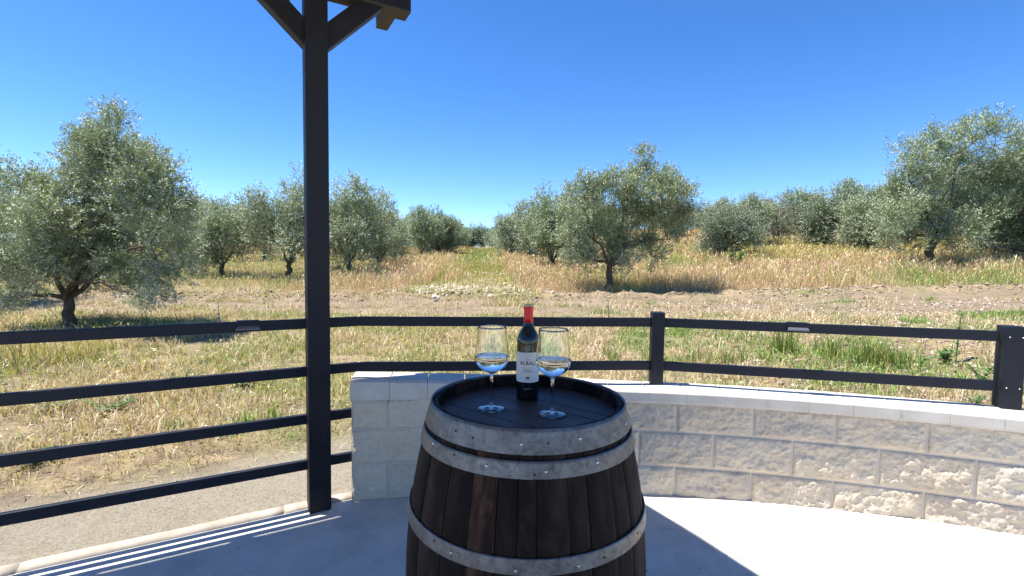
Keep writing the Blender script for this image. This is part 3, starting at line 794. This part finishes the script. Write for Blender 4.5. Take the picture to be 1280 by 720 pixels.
def at(px, d): return (px - 640) / 602.6 * d      # world x of a bearing measured on the photograph, at depth d
# big tree on the left
T1 = px_blobs((85, 410), 73.5, [(152, 175, 38), (150, 210, 44), (112, 205, 38), (75, 230, 42), (185, 222, 38), (195, 200, 20), (150, 255, 50), (200, 265, 45), (95, 285, 52), (45, 280, 44), (150, 300, 50), (222, 300, 32), (60, 325, 40), (15, 325, 38), (110, 345, 32), (170, 340, 34), (215, 335, 24), (5, 370, 22), (30, 240, 34), (150, 150, 20), (232, 262, 20), (125, 180, 26), (185, 365, 14)], .50, 1, 1.0, -.80)
tm, cm = build_tree(11, T1, (-.12, .1), .62, .085, 7800, 18, .060, .015, tl=.24)
place_tree(at(84, 8.2), 8.2, tm, cm, 'large silvery olive tree in front on the left, its trunk just above the top rail', s=1.0)
tm, cm = build_tree(12, px_blobs((-45, 395), 52, [(-10, 230, 34), (-60, 240, 45), (-30, 290, 50), (10, 275, 30), (-80, 300, 50), (0, 330, 30)], .5, 2), (.05, 0), .7, .1, 2600, 14, .066, .018)
place_tree(-13.0, 11.6, tm, cm, 'olive tree cut by the left edge of the view behind the large one')
# centre tree
T2 = px_blobs((760, 362), 39.0, [(798, 212, 18), (775, 235, 26), (725, 245, 27), (702, 262, 16), (830, 225, 24), (848, 240, 20), (856, 262, 14), (745, 275, 34), (790, 265, 34), (832, 268, 30), (718, 292, 26), (770, 305, 28), (735, 322, 20), (815, 300, 26), (800, 192, 10), (788, 322, 14), (750, 235, 20), (815, 240, 26), (708, 318, 12), (845, 290, 14)], .38, 3, 1.0, .25)
tm, cm = build_tree(13, T2, (.08, 0), 1.0,   .105, 6200, 15, .078, .022, tl=.26)
place_tree(3.05, 15.45, tm, cm, 'bushy olive tree with a lone tall spire of twigs right of the bottle')
# big right tree
T3 = px_blobs((1158, 325), 30.0, [(1195, 148, 22), (1160, 165, 26), (1128, 190, 28), (1225, 155, 24), (1250, 180, 22), (1190, 185, 36), (1232, 205, 32), (1145, 215, 34), (1108, 225, 20), (1185, 235, 38), (1118, 258, 28), (1225, 245, 34), (1150, 262, 34), (1258, 225, 24), (1200, 272, 26), (1102, 285, 18), (1262, 160, 12), (1175, 285, 22), (1130, 290, 18)], .34, 4, 1.0, .90)
tm, cm = build_tree(14, T3, (.3, 0), 1.6, .15, 6500, 14, .095, .028, tl=.34)
place_tree(17.3, 20.1, tm, cm, 'tallest olive tree on the right with a leaning dark trunk')
# generic crowns, shared
def generic(seed, w=2.0, h=3.8, tw=900, ll=.10, lw=.028, shape=0):
    rng = np.random.default_rng(seed); bl = []
    for k in range(14):
        a = rng.uniform(0, 2 * math.pi); zz = rng.uniform(.20, .84) * h; f = math.sin(math.pi * min(1, max(0, (zz / h - .02) / 1.0))) ** .7
        rr = w * .62 * f * math.sqrt(rng.uniform(.05, 1)); bl.append((rr * math.cos(a), rr * math.sin(a), zz, w * rng.uniform(.30, .48)))
    bl.append((rng.uniform(-.4, .4), 0, h * .92, w * .22)); bl.append((0, 0, h * .55, w * .55))
    return build_tree(seed, bl, (rng.uniform(-.15, .15), 0), .8, .10, tw, 12, ll, lw, tl=.3)
GV = [generic(50, 1.9, 3.7, 2900, .090, .026), generic(51, 1.85, 4.0, 2900, .090, .026), generic(52, 2.3, 3.6, 2000, .12, .036), generic(53, 2.1, 3.9, 2000, .12, .036), generic(54, 2.4, 3.7, 1300, .16, .05), generic(55, 2.5, 3.8, 1300, .16, .05)]
GD = [generic(60, 2.2, 3.3, 3200, .085, .028), generic(61, 2.3, 3.4, 2200, .11, .036)]
GB = generic(70, 2.3, 3.6, 1300, .09, .026)
mids = [  # bearing, depth, variant, rotation, scale, label
 (275, 19.5, 0, 1.0, .92, 'small round olive tree in the gap just right of the large left tree', None),
 (228, 25.0, 3, 2.0, .85, 'distant olive showing low behind the right skirt of the large left tree', None),
 (362, 19.0, 1, 0.3, 1.12, 'upright olive tree directly left of the tall post', None),
 (437, 19.8, 0, 2.4, 1.2, 'upright olive tree directly right of the tall post', None),
 (492, 29.0, 2, .5, .93, 'rounded olive tree second to the right of the tall post, in the left row', None),
 (527, 35.0, 3, 1.7, 1.0, 'olive tree third to the right of the tall post, in the left row', None),
 (690, 23.5, 1, 2.9, 1.12, 'olive tree just behind and left of the bushy centre tree', None),
 (662, 31.0, 3, .9, 1.05, 'olive tree at the left end of the near right row, before the far grove', None),
 (640, 40.0, 2, 2.2, 1.0, 'fourth olive tree back along the right row', None),
 (904, 25.0, 'd0', .0, .98, 'dense dark green round olive tree right of the fence post', None),
 (938, 31.0, 3, 1.1, .95, 'paler olive tree partly hidden behind the dense round one', None),
 (1030, 30.0, 'd1', 2.6, 1.02, 'wide green olive tree with low forked trunk left of the tallest tree', None),
 (970, 34.0, 'b', .4, 1.05, 'thin brownish olive tree with bare twigs', None),
 (1082, 27.0, 2, .2, .95, 'olive tree tucked against the left skirt of the tallest tree', None),
 (1236, 24.5, 3, 2.0, 1.35, 'olive tree with dark trunk behind the right side of the tallest tree', None),
 (1290, 21.0, 'd1', 1.2, 1.3, 'green olive tree cut by the right edge of the view', None),
 (130, 26.0, 2, .7, .9, 'olive tree glimpsed through the large left tree', None),
 (330, 30.0, 3, 2.7, .95, 'distant olive tree between the round small one and the post', None),
 (1000, 37.0, 2, 1.9, 1.15, 'pale olive crown rising behind the bare brownish tree', None),
 (1058, 38.0, 3, .8, 1.25, 'olive crown behind the wide low forked tree', None),
 (1112, 36.0, 3, 1.5, 1.2, 'olive crown filling in under the left branches of the tallest tree', None),
 (474, 24.5, 1, 3.0, .86, 'first olive tree right of the pair at the tall post, dense and upright', None),
 (257, 33.0, 2, 1.1, 1.15, 'far olive crown just above and left of the small round tree', None),
 (718, 29.0, 3, .2, 1.1, 'olive crown peeping between the left branches of the bushy centre tree', None),
]
for px, d, v, rot, s_, lab_, g in mids:
    if v == 'd0': m2 = GD[0]; ml = M_olive_dk
    elif v == 'd1': m2 = GD[1]; ml = M_olive_dk
    elif v == 'b': m2 = GB; ml = M_olive_br
    else: m2 = GV[v]; ml = M_olive
    place_tree(at(px, d), d, m2[0], m2[1], lab_, ml, rot, s_, G, -.28)
# far rows of the grove
far = []
for k in range(9):
    y = 42 + 7 * k; cx = -.45 - .056 * y
    far.append((cx - 3.6, y, 'olive tree lining the left edge of the grassy path in the distance', 'far olive trees left of the path'))
    far.append((cx + 3.4, y + 2, 'olive tree lining the right edge of the grassy path in the distance', 'far olive trees right of the path'))
for k in range(15): far.append((-24.5 + 2.7 * k, 88 + 4 * math.sin(k * 2.2), 'olive tree of the row that closes the far end of the grassy path', 'olive trees closing the path'))
for row in range(3):
    for k in range(14): far.append((-58 - 6 * row + 4.3 * k + row, 42 + 14 * row + 3 * math.sin(k * 2.1), 'small olive tree in the %s row of the grove left of the grassy path' % ('nearest', 'middle', 'farthest')[row], 'olive trees deep on the left'))
for row in range(3):
    for k in range(13): far.append((5 + 4.8 * k + 2 * row, 47 + 13 * row + 2 * math.sin(k * 1.7 + row), 'small olive tree in the %s row on the rise right of the path' % ('nearest', 'middle', 'farthest')[row], 'olive trees deep on the right'))
for i, (x, y, lb, gp) in enumerate(far):
    if abs(x - (-.45 - .056 * y)) < 2.4 and 'closes' not in lb: continue
    m2 = GV[4 + i % 2] if i % 5 else GD[1]
    place_tree(x, y, m2[0], m2[1], lb, M_olive, i * 1.3, (1.25 if 'closes' in lb else .98) + .12 * math.sin(i * 3.1), gp, -.3)

# ------------------------------------------------------------------ grasses
def blades(P, h, w, lean, colr, rng, head=0.0, curl=.35):
    n = len(P); a = rng.uniform(0, 2 * math.pi, n); dx = np.stack([np.cos(a), np.sin(a), np.zeros(n)], 1)
    b = a + rng.uniform(.8, 2.2, n); wx = np.stack([np.cos(b), np.sin(b), np.zeros(n)], 1) * (w[:, None] / 2)
    up = np.array([0, 0, 1.0])[None, :]
    m1 = P + up * (h * .55)[:, None] + dx * (lean * h * .3)[:, None]; tp = P + up * (h * (1 - .25 * lean))[:, None] + dx * (lean * h)[:, None]
    V = np.stack([P - wx, P + wx, m1 - wx * .8, m1 + wx * .8, tp], 1).reshape(-1, 3)
    i = np.arange(n)[:, None] * 5; Q = np.concatenate([i, i + 1, i + 3, i + 2], 1); T = np.concatenate([i + 2, i + 3, i + 4], 1)
    C = np.repeat(colr, 5, 0); faces = [Q, T]
    if head > 0:
        k = rng.uniform(0, 1, n) < head; m_ = k.sum(); b0 = len(V); dirv = tp[k] - m1[k]; dirv /= np.linalg.norm(dirv, axis=1)[:, None]
        ln = (h[k] * .16)[:, None]; ww = wx[k] * 2.6
        H = np.stack([tp[k] - dirv * ln, tp[k] - ww, tp[k] + dirv * ln * .8, tp[k] + ww], 1).reshape(-1, 3)
        V = np.concatenate([V, H]); C = np.concatenate([C, np.repeat(colr[k] * 1.12, 4, 0)]); faces[0] = np.concatenate([faces[0], np.arange(m_ * 4).reshape(-1, 4) + b0])
    return V, faces, C
def scatter(n, x0, x1, y0, y1, rng, dens):
    x = rng.uniform(x0, x1, n); y = rng.uniform(y0, y1, n); k = rng.uniform(0, 1, n) < dens(x, y); k &= ~inside_terrace(x, y, -.08)
    return x[k], y[k]
def fan(n, y0, y1, rng, margin=1.5, pw=1.0):
    """points filling the visible wedge of ground, denser near"""
    y = y0 + (y1 - y0) * rng.uniform(0, 1, n) ** pw; x = rng.uniform(-1.10, 1.10, n) * (y + margin); return x, y
DRY = np.array([[.64, .52, .34], [.54, .42, .27], [.58, .44, .31], [.74, .64, .46], [.44, .33, .20]])
PINK = np.array([[.68, .42, .25], [.60, .34, .19], [.72, .50, .32], [.66, .46, .24], [.46, .27, .16], [.76, .58, .40]])
GRN = np.array([[.16, .29, .06], [.24, .36, .08], [.12, .22, .05], [.33, .39, .11]])
YEL = np.array([[.42, .38, .12], [.50, .42, .15], [.36, .36, .12]])
def pick(tab, n, rng): return tab[rng.integers(0, len(tab), n)]
def grass(name, x, y, h, w, lean, c, rng, label=None, head=0.0, zb_=0.0):
    P = np.stack([x, y, terr(x, y) - .01 + zb_], 1); V, Fs, C = blades(P, h, w, lean, c * .97, rng, head)
    o = obj(name, npmesh(name, V, Fs, False, {'col': C}), M_grass); tag(o, label, 'grass', None, 'stuff'); return o
def shade_tree(x, y): return 0
# 1. near weeds between terrace and track
rng = np.random.default_rng(3)
x, y = fan(340000, 2.2, 13.4, rng, 1.2, .85); k = ~inside_terrace(x, y, -.08); x, y = x[k], y[k]
dk = -perp(x, y) - 2.8; r_ = np.hypot(x - WC.x, y - WC.y) - WR
cl = fbm(x * 1.1, y * 1.1, 71); cl2 = fbm(x * 4, y * 4, 72)
sandm = np.where(x < .2, sstep(dk, .55, 1.6), 1); sandm *= np.where(x > -1, sstep(r_, .22, .35), 1)
rightbare = 1 - .80 * sstep(x - .78 * y, -.4, .5) * (1 - sstep(fbm(x * 1.5, y * 1.5, 77), .5, .66))
dens = sandm * rightbare * sstep(cl * .5 + cl2 * .5, .34, .56) * (1 - .93 * track_w(x, y) * sstep(fbm(x * .9, y * 2.5, 79), .25, .5))
k = rng.uniform(0, 1, len(x)) < dens; x, y, cl, dkk = x[k], y[k], cl[k], dk[k]; n = len(x)
green = (sstep(fbm(x * .8 + 5, y * .8, 80), .43, .58) * .9 + .08) * np.where(x < .3, .55, 1)
green = np.maximum(green, .85 * sstep(x - .26 * y, -.2, .3) * (1 - sstep(x - .80 * y, -.2, .4)) * (1 - sstep(y, 8.0, 9.5)) * sstep(y, 3.2, 3.8) * sstep(cl, .36, .52)); isg = rng.uniform(0, 1, n) < green
c = np.where(isg[:, None], pick(GRN, n, rng), pick(DRY, n, rng)); yy = (rng.uniform(0, 1, n) < .22) & (x < 1); c[yy] = pick(YEL, yy.sum(), rng)
h = np.where(isg, rng.uniform(.03, .13, n), rng.uniform(.03, .16, n)) * (.6 + .8 * fbm(x * 2, y * 2, 90)); h *= 1 + .8 * (rng.uniform(0, 1, n) < .06)
h *= np.where(x < 0, .55 + .45 * sstep(dkk, .5, 2.5), 1)
w = rng.uniform(.0035, .008, n) * (.7 + y / 9)
grass('weeds', x, y, h, w, rng.uniform(.2, 1.1, n), c, rng, 'mixed green and straw weeds between the fence and the dirt track', .12)
# straw litter
x, y = fan(60000, 2.4, 13.5, rng, 1.2, .8); k = ~inside_terrace(x, y, -.08); x, y = x[k], y[k]; dk = -perp(x, y) - 2.8
k = rng.uniform(0, 1, len(x)) < np.where(x < .2, sstep(dk, .4, 1.3), .8) * (.35 + .65 * sstep(fbm(x * 2, y * 2, 101), .4, .6)) * (1 - .75 * track_w(x, y) * sstep(fbm(x * .6, y * 3, 78), .42, .55)); x, y = x[k], y[k]; n = len(x)
grass('straw_litter', x, y, rng.uniform(.012, .035, n), rng.uniform(.004, .007, n) * (.7 + y / 9), rng.uniform(2.0, 5.0, n), pick(DRY, n, rng) * 1.1, rng, 'pale broken straw lying on the near field')
# 2. tall dry grass beyond the track
x, y = fan(460000, 13.0, 34, rng, 2.0, .85)
edge = 14.3 - .7 * (1 - sstep(x, -4, -1)) + .05 * np.clip(x - 2, 0, 12) + .9 * (fbm(x * .6, y * .2, 110) - .5)
pw_ = path_w(x, y); dl = .35 + .65 * sstep(x, -9, -3)
chalk = np.exp(-(((x + 1.6) / 2.0) ** 2 + ((y - 15.2) / 1.3) ** 2)) + .9 * np.exp(-(((x + 1.2) / 1.2) ** 2 + ((y - 23) / 1.2) ** 2))
dens = sstep(y, edge, edge + .8) * (1 - .99 * pw_ * sstep(fbm(x * .8, y * .5, 117), .1, .35)) * (1 - np.clip(chalk * 1.5, 0, 1)) * (.35 + .65 * sstep(fbm(x * .7, y * .7, 111), .3, .55)) * dl
dens *= 1 - .5 * sstep(x, 9, 12) * (1 - sstep(y, 15, 17))
k = rng.uniform(0, 1, len(x)) < dens; x, y = x[k], y[k]; n = len(x)
t = fbm(x * .35, y * .35, 120)
yel = rng.uniform(0, 1, n) < (.05 + .40 * sstep(x, 5, 12) * sstep(y, 19, 24) + .22 * sstep(t, .5, .65)); grn = rng.uniform(0, 1, n) < (.05 + .35 * sstep(fbm(x * .5, y * .5, 121), .55, .7) + .25 * sstep(x, 9, 13) * (1 - sstep(y, 17, 19)) + .3 * (1 - sstep(x, -9, -4)))
c = pick(PINK, n, rng); dr = rng.uniform(0, 1, n) < .35; c[dr] = pick(DRY, dr.sum(), rng); c = c * .92 + .04; c[yel] = pick(YEL, yel.sum(), rng) * 1.1; c[grn] = pick(GRN, grn.sum(), rng) * 1.2
h = rng.uniform(.28, .80, n) * (.5 + .8 * fbm(x * .9, y * .9, 122)) * (.45 + .55 * sstep(x, -10, -3)); h *= .40 + .60 * sstep(y, edge[k] + .3, edge[k] + 2.4)
grass('dry_grass', x, y, h, rng.uniform(.006, .015, n) * (y / 17), rng.uniform(.15, .65, n), c, rng, 'tall pinkish dry grass covering the bank under the olive trees', .22)
# 3. far field
x, y = fan(110000, 33, 110, rng, 3, .7); k = (rng.uniform(0, 1, len(x)) < (1 - .8 * path_w(x, y))); x, y = x[k], y[k]; n = len(x)
c = pick(PINK, n, rng); q = rng.uniform(0, 1, n) < .35; c[q] = pick(YEL, q.sum(), rng)
grass('far_grass', x, y, rng.uniform(.3, .7, n), rng.uniform(.05, .10, n) * (y / 50), rng.uniform(.2, .6, n), c, rng, 'dry grass between the far olive rows')
# 4. low grass of the path strip
y = 13.5 + 85 * rng.uniform(0, 1, 60000) ** 1.5; x = -.45 - .056 * y + rng.uniform(-1, 1, len(y)) * (1.9 + .010 * y); n = len(x)
q = rng.uniform(0, 1, n) < sstep(y, 17, 27); k = rng.uniform(0, 1, n) < (.25 + .75 * q); x, y, q = x[k], y[k], q[k]; n = len(x)
gq = .22 + .58 * sstep(y, 22, 36) * (1 - sstep(np.abs(x + .45 + .056 * y), .4, 1.6)); u_ = rng.uniform(0, 1, n); c = np.where((u_ < gq)[:, None], pick(GRN, n, rng), np.where((u_ < .85)[:, None], pick(YEL, n, rng), pick(DRY, n, rng)))
grass('path_grass', x, y, rng.uniform(.08, .28, n), rng.uniform(.015, .03, n) * (y / 20), rng.uniform(.2, .7, n), c, rng, 'short yellow green grass of the path between the olive rows')
# yellow umbels on the left
x = rng.uniform(-6.5, -1.0, 900); y = rng.uniform(4.0, 8.2, 900); k = (rng.uniform(0, 1, 900) < sstep(fbm(x, y, 140), .38, .6)); x, y = x[k], y[k]; n = len(x)
V, Fs, C = blades(np.stack([x, y, terr(x, y)], 1), rng.uniform(.12, .30, n), np.full(n, .004), rng.uniform(.1, .5, n), pick(YEL, n, rng), rng)
tips = V[4::5][:n]; m_ = 7; T = np.repeat(tips, m_, 0) + rng.normal(0, .010, (n * m_, 3)) * [1, 1, .4]; a_ = rng.normal(0, .005, (n * m_, 3)); b_ = np.cross(a_, rng.normal(0, 1, a_.shape)); b_ *= .005 / (np.linalg.norm(b_, axis=1)[:, None] + 1e-9)
FV = np.stack([T - a_, T - b_, T + a_, T + b_], 1).reshape(-1, 3); b0 = len(V)
V = np.concatenate([V, FV]); C = np.concatenate([C, np.tile([[.62, .55, .10]], (len(FV), 1))]); Fs[0] = np.concatenate([Fs[0], np.arange(len(FV)).reshape(-1, 4) + b0])
tag(obj('wildflowers', npmesh('wildflowers', V, Fs, False, {'col': C}), M_grass), 'small yellow wildflowers among the weeds on the left', 'wildflowers', None, 'stuff')

# clods and stones
def clod_mesh():
    bm = bmesh.new(); bmesh.ops.create_icosphere(bm, subdivisions=1, radius=1)
    V = np.array([v.co[:] for v in bm.verts]); F_ = np.array([[v.index for v in f.verts] for f in bm.faces]); bm.free(); return V, F_
CV, CF = clod_mesh()
def clods(name, x, y, s, c, rng, label, cat):
    n = len(x); z = terr(x, y); J_ = rng.uniform(.65, 1.3, (n, len(CV), 1)); ax = rng.uniform(.6, 1.3, (n, 1, 3)) * [1, 1, .7]
    a = rng.uniform(0, 6.28, n); ca, sa_ = np.cos(a), np.sin(a); V = CV[None] * J_ * ax
    V = np.stack([V[..., 0] * ca[:, None] - V[..., 1] * sa_[:, None], V[..., 0] * sa_[:, None] + V[..., 1] * ca[:, None], V[..., 2]], -1) * s[:, None, None]
    V += np.stack([x, y, z + s * .15], 1)[:, None, :]
    Fx = (CF[None] + (np.arange(n) * len(CV))[:, None, None]).reshape(-1, 3)
    o = obj(name, npmesh(name, V.reshape(-1, 3), [Fx], False, {'col': np.repeat(c, len(CV), 0)}), M_clod); tag(o, label, cat, None, 'stuff')
EAR = np.array([[.30, .225, .16], [.40, .31, .23], [.20, .145, .10], [.46, .38, .29]]); CHK = np.array([[.60, .54, .45], [.48, .41, .33], [.30, .235, .17]])
n0 = 9000; x = rng.uniform(-14, 20, n0); y = 13.6 + .03 * x + .06 * np.clip(x - 2, 0, 12) + rng.normal(0, .38, n0); k = rng.uniform(0, 1, n0) < sstep(fbm(x * .5, y * .5, 160), .3, .6); x, y = x[k], y[k]
clods('earth_clods', x, y, rng.uniform(.01, .055, len(x)) * rng.uniform(.3, 1, len(x)), pick(EAR, len(x), rng), rng, 'brown ploughed clods along the far edge of the dirt track', 'clods')
x = -1.5 + rng.normal(0, 1.1, 3400); y = 15.5 + rng.normal(0, .8, 3400)
x2 = -1.2 + rng.normal(0, .8, 500); y2 = 23 + rng.normal(0, .7, 500); x = np.concatenate([x, x2]); y = np.concatenate([y, y2])
clods('chalk_clods', x, y, rng.uniform(.03, .12, len(x)) * rng.uniform(.35, 1, len(x)), pick(CHK, len(x), rng), rng, 'pale chalky lumps heaped at the start of the grassy path', 'clods')
x, y = fan(26000, 2.4, 13, rng, 1.2, .9); k = ~inside_terrace(x, y, -.1) & (rng.uniform(0, 1, len(x)) < (.15 + .5 * sstep(x, 2.2, 3.5) + .35 * track_w(x, y)) * np.where(x < .6, sstep(-perp(x, y) - 2.8, .8, 1.5), 1)); x, y = x[k], y[k]
clods('pebbles', x, y, rng.uniform(.004, .028, len(x)) * rng.uniform(.3, 1, len(x)) * np.where(x > 2.2, 1.7, 1), pick(np.concatenate([EAR, CHK]), len(x), rng), rng, 'small stones and crumbs of earth scattered over the near field', 'stones')

# individual plants
def tuft(name, x, y, n, h, spread, colr, label, cat, group=None, lean=.35, w=.009, head=.0, seed=0):
    r = np.random.default_rng(900 + seed); px_ = r.normal(0, spread, n); py_ = r.normal(0, spread, n); z = float(terr(np.array([x]), np.array([y]))[0])
    V, Fs, C = blades(np.stack([px_, py_, np.zeros(n) - .01], 1), h * r.uniform(.45, 1.1, n), np.full(n, w), r.uniform(.05, lean * 2, n), pick(colr, n, r), r, head)
    o = obj(name, npmesh(name, V, Fs, False, {'col': C}), M_grass, None, (x, y, z)); return tag(o, label, cat, group)
GT = 'green grass tufts behind the wall'
for i, (px, d, n, h, sp, lb) in enumerate([
    (985, 4.9, 130, .42, .055, 'bright green grass tuft rising just left below the clip on the right rail'),
    (1040, 4.7, 110, .36, .08, 'green grass tuft midway between the rail clip and the thick leafy tuft'),
    (1095, 4.4, 230, .36, .085, 'thick bright green tuft with long blades behind the right part of the wall'),
    (1128, 4.3, 120, .26, .10, 'lower green tuft against the right side of the thick one'),
    (925, 4.8, 70, .24, .08, 'small green tuft right of the wall post'),
    (880, 5.0, 90, .22, .12, 'broad low green tuft close behind the wall post'),
    (765, 5.1, 60, .26, .05, 'thin green tuft just left of the wall post')]):
    d *= 1.26; tuft('grass_tuft', at(px, d), d, int(n * 1.1), h * 1.2, sp * 1.3, np.concatenate([GRN * [.95, .92, 1.0], YEL[:1]]), lb, 'grass tuft', GT, seed=i)
for i, (px, d, n, h, sp, lb) in enumerate([
    (300, 3.65, 45, .20, .05, 'thin grass tuft on the sand beside the second lowest rail near the tall post'),
    (335, 3.9, 40, .20, .05, 'thin grass tuft nearest the tall post on its left'),
    (215, 3.7, 30, .10, .04, 'tiny green tuft above the lowest left rail'),
    (20, 5.6, 130, .55, .16, 'long straw coloured tuft at the left edge under the top rail'),
    (95, 5.9, 130, .48, .20, 'leaning yellow green tuft below the large olive trunk')]):
    tuft('grass_tuft', at(px, d), d, n, h, sp, (GRN if i < 3 else YEL), lb, 'grass tuft', 'grass tufts beyond the left fence', seed=20 + i, lean=.5)
def leafy(x, y, h, n, ll, label, cat, seed, spread=.0, name='weed', stems=1, m=M_green, tilt=.1, lw=.4):
    r = np.random.default_rng(seed); z = float(terr(np.array([x]), np.array([y]))[0]); t = empty(name, (x, y, z), label, cat); paths = []; Vs = []; off = 0
    for s_ in range(stems):
        a = r.uniform(0, 6.28); e = np.array([math.cos(a) * spread, math.sin(a) * spread, h * r.uniform(.75, 1)]) + r.normal(0, tilt * h * .5, 3) * [1, 1, 0]
        tt = np.linspace(0, 1, 6)[:, None]; P = e * tt + np.array([0, 0, 1]) * .1 * h * np.sin(tt * math.pi); paths.append((P, .004 * (1.2 - tt[:, 0]) * (h / .4) ** .5 + .001))
        for j in range(n):
            u = .15 + .85 * j / n; b = e * u + np.array([0, 0, .1 * h * math.sin(u * math.pi)]); aa = j * 2.4 + r.uniform(-.3, .3); l = ll * r.uniform(.7, 1.2) * (1.15 - .5 * u)
            dv = np.array([math.cos(aa), math.sin(aa), r.uniform(.2, .9)]); dv /= np.linalg.norm(dv); wd = np.cross(dv, [0, 0, 1]); wd /= np.linalg.norm(wd) + 1e-9; dn = np.array([0, 0, -1]) * l * .18
            Vs += [b, b + dv * l * .3 - wd * l * lw * .45, b + dv * l * .7 - wd * l * lw * .4 + dn * .4, b + dv * l + dn, b + dv * l * .7 + wd * l * lw * .4 + dn * .4, b + dv * l * .3 + wd * l * lw * .45]
    Vt, Ft = tube_arrays(paths, 5); obj('stem', npmesh('stem', Vt, [Ft], True), M_bark if m is not M_green else M_green, t)
    obj('leaves', npmesh('leaves', np.array(Vs), [np.arange(len(Vs)).reshape(-1, 6)], False), m, t); return t
leafy(at(273, 7.6), 7.6, .62, 22, .085, 'slim dark leafy shoot standing up behind the left rail clip', 'plant', 1, name='leafy_shoot', m=M_olive_dk, tilt=.12)
leafy(at(1201, 6.0), 6.0, .78, 26, .10, 'tall thin thistle like weed left of the last fence post', 'weed', 2, tilt=.05)
leafy(at(1185, 5.9), 5.9, .22, 14, .12, 'low leafy weed at the foot of the tall thin one', 'weed', 3, .12, stems=5)
leafy(at(1150, 5.6), 5.6, .14, 12, .10, 'pale spreading weed below the right rail', 'weed', 4, .16, stems=5)
leafy(at(1235, 4.9), 4.9, .20, 12, .08, 'small weed on bare earth beside the last fence post', 'weed', 5, .10, stems=4)
leafy(at(1228, 4.0), 4.0, .12, 12, .06, 'small weed close behind the coping by the last post', 'weed', 6, .08, stems=4)
leafy(at(762, 9.2), 9.2, .55, 14, .14, 'single tall green stalk on the dirt track under the bushy tree', 'weed', 7, .02)
leafy(at(918, 20.5), 20.5, 1.1, 30, .26, 'bright green weed clump at the foot of the dense dark olive', 'weed', 8, .3, stems=7)
for i, (px, py_, lb) in enumerate([(32, 3.02, 'flat green weed on sand below the lowest rail at the left edge'), (68, 4.1, 'spreading green weed above the lowest rail at the far left'), (130, 4.0, 'creeping green weed on sand above the lowest rail, left of centre span'), (225, 5.0, 'patch forming green weed between the upper left rails'), (300, 4.9, 'bushy green weed under the second rail left of the tall post')]):
    leafy(at(px, py_), py_, .07 + .02 * i, 14, .045, lb, 'weed', 30 + i, .14 + .03 * i, stems=14)
print('tris', sum(sum(len(p.vertices) - 2 for p in m.polygons) for m in bpy.data.meshes))
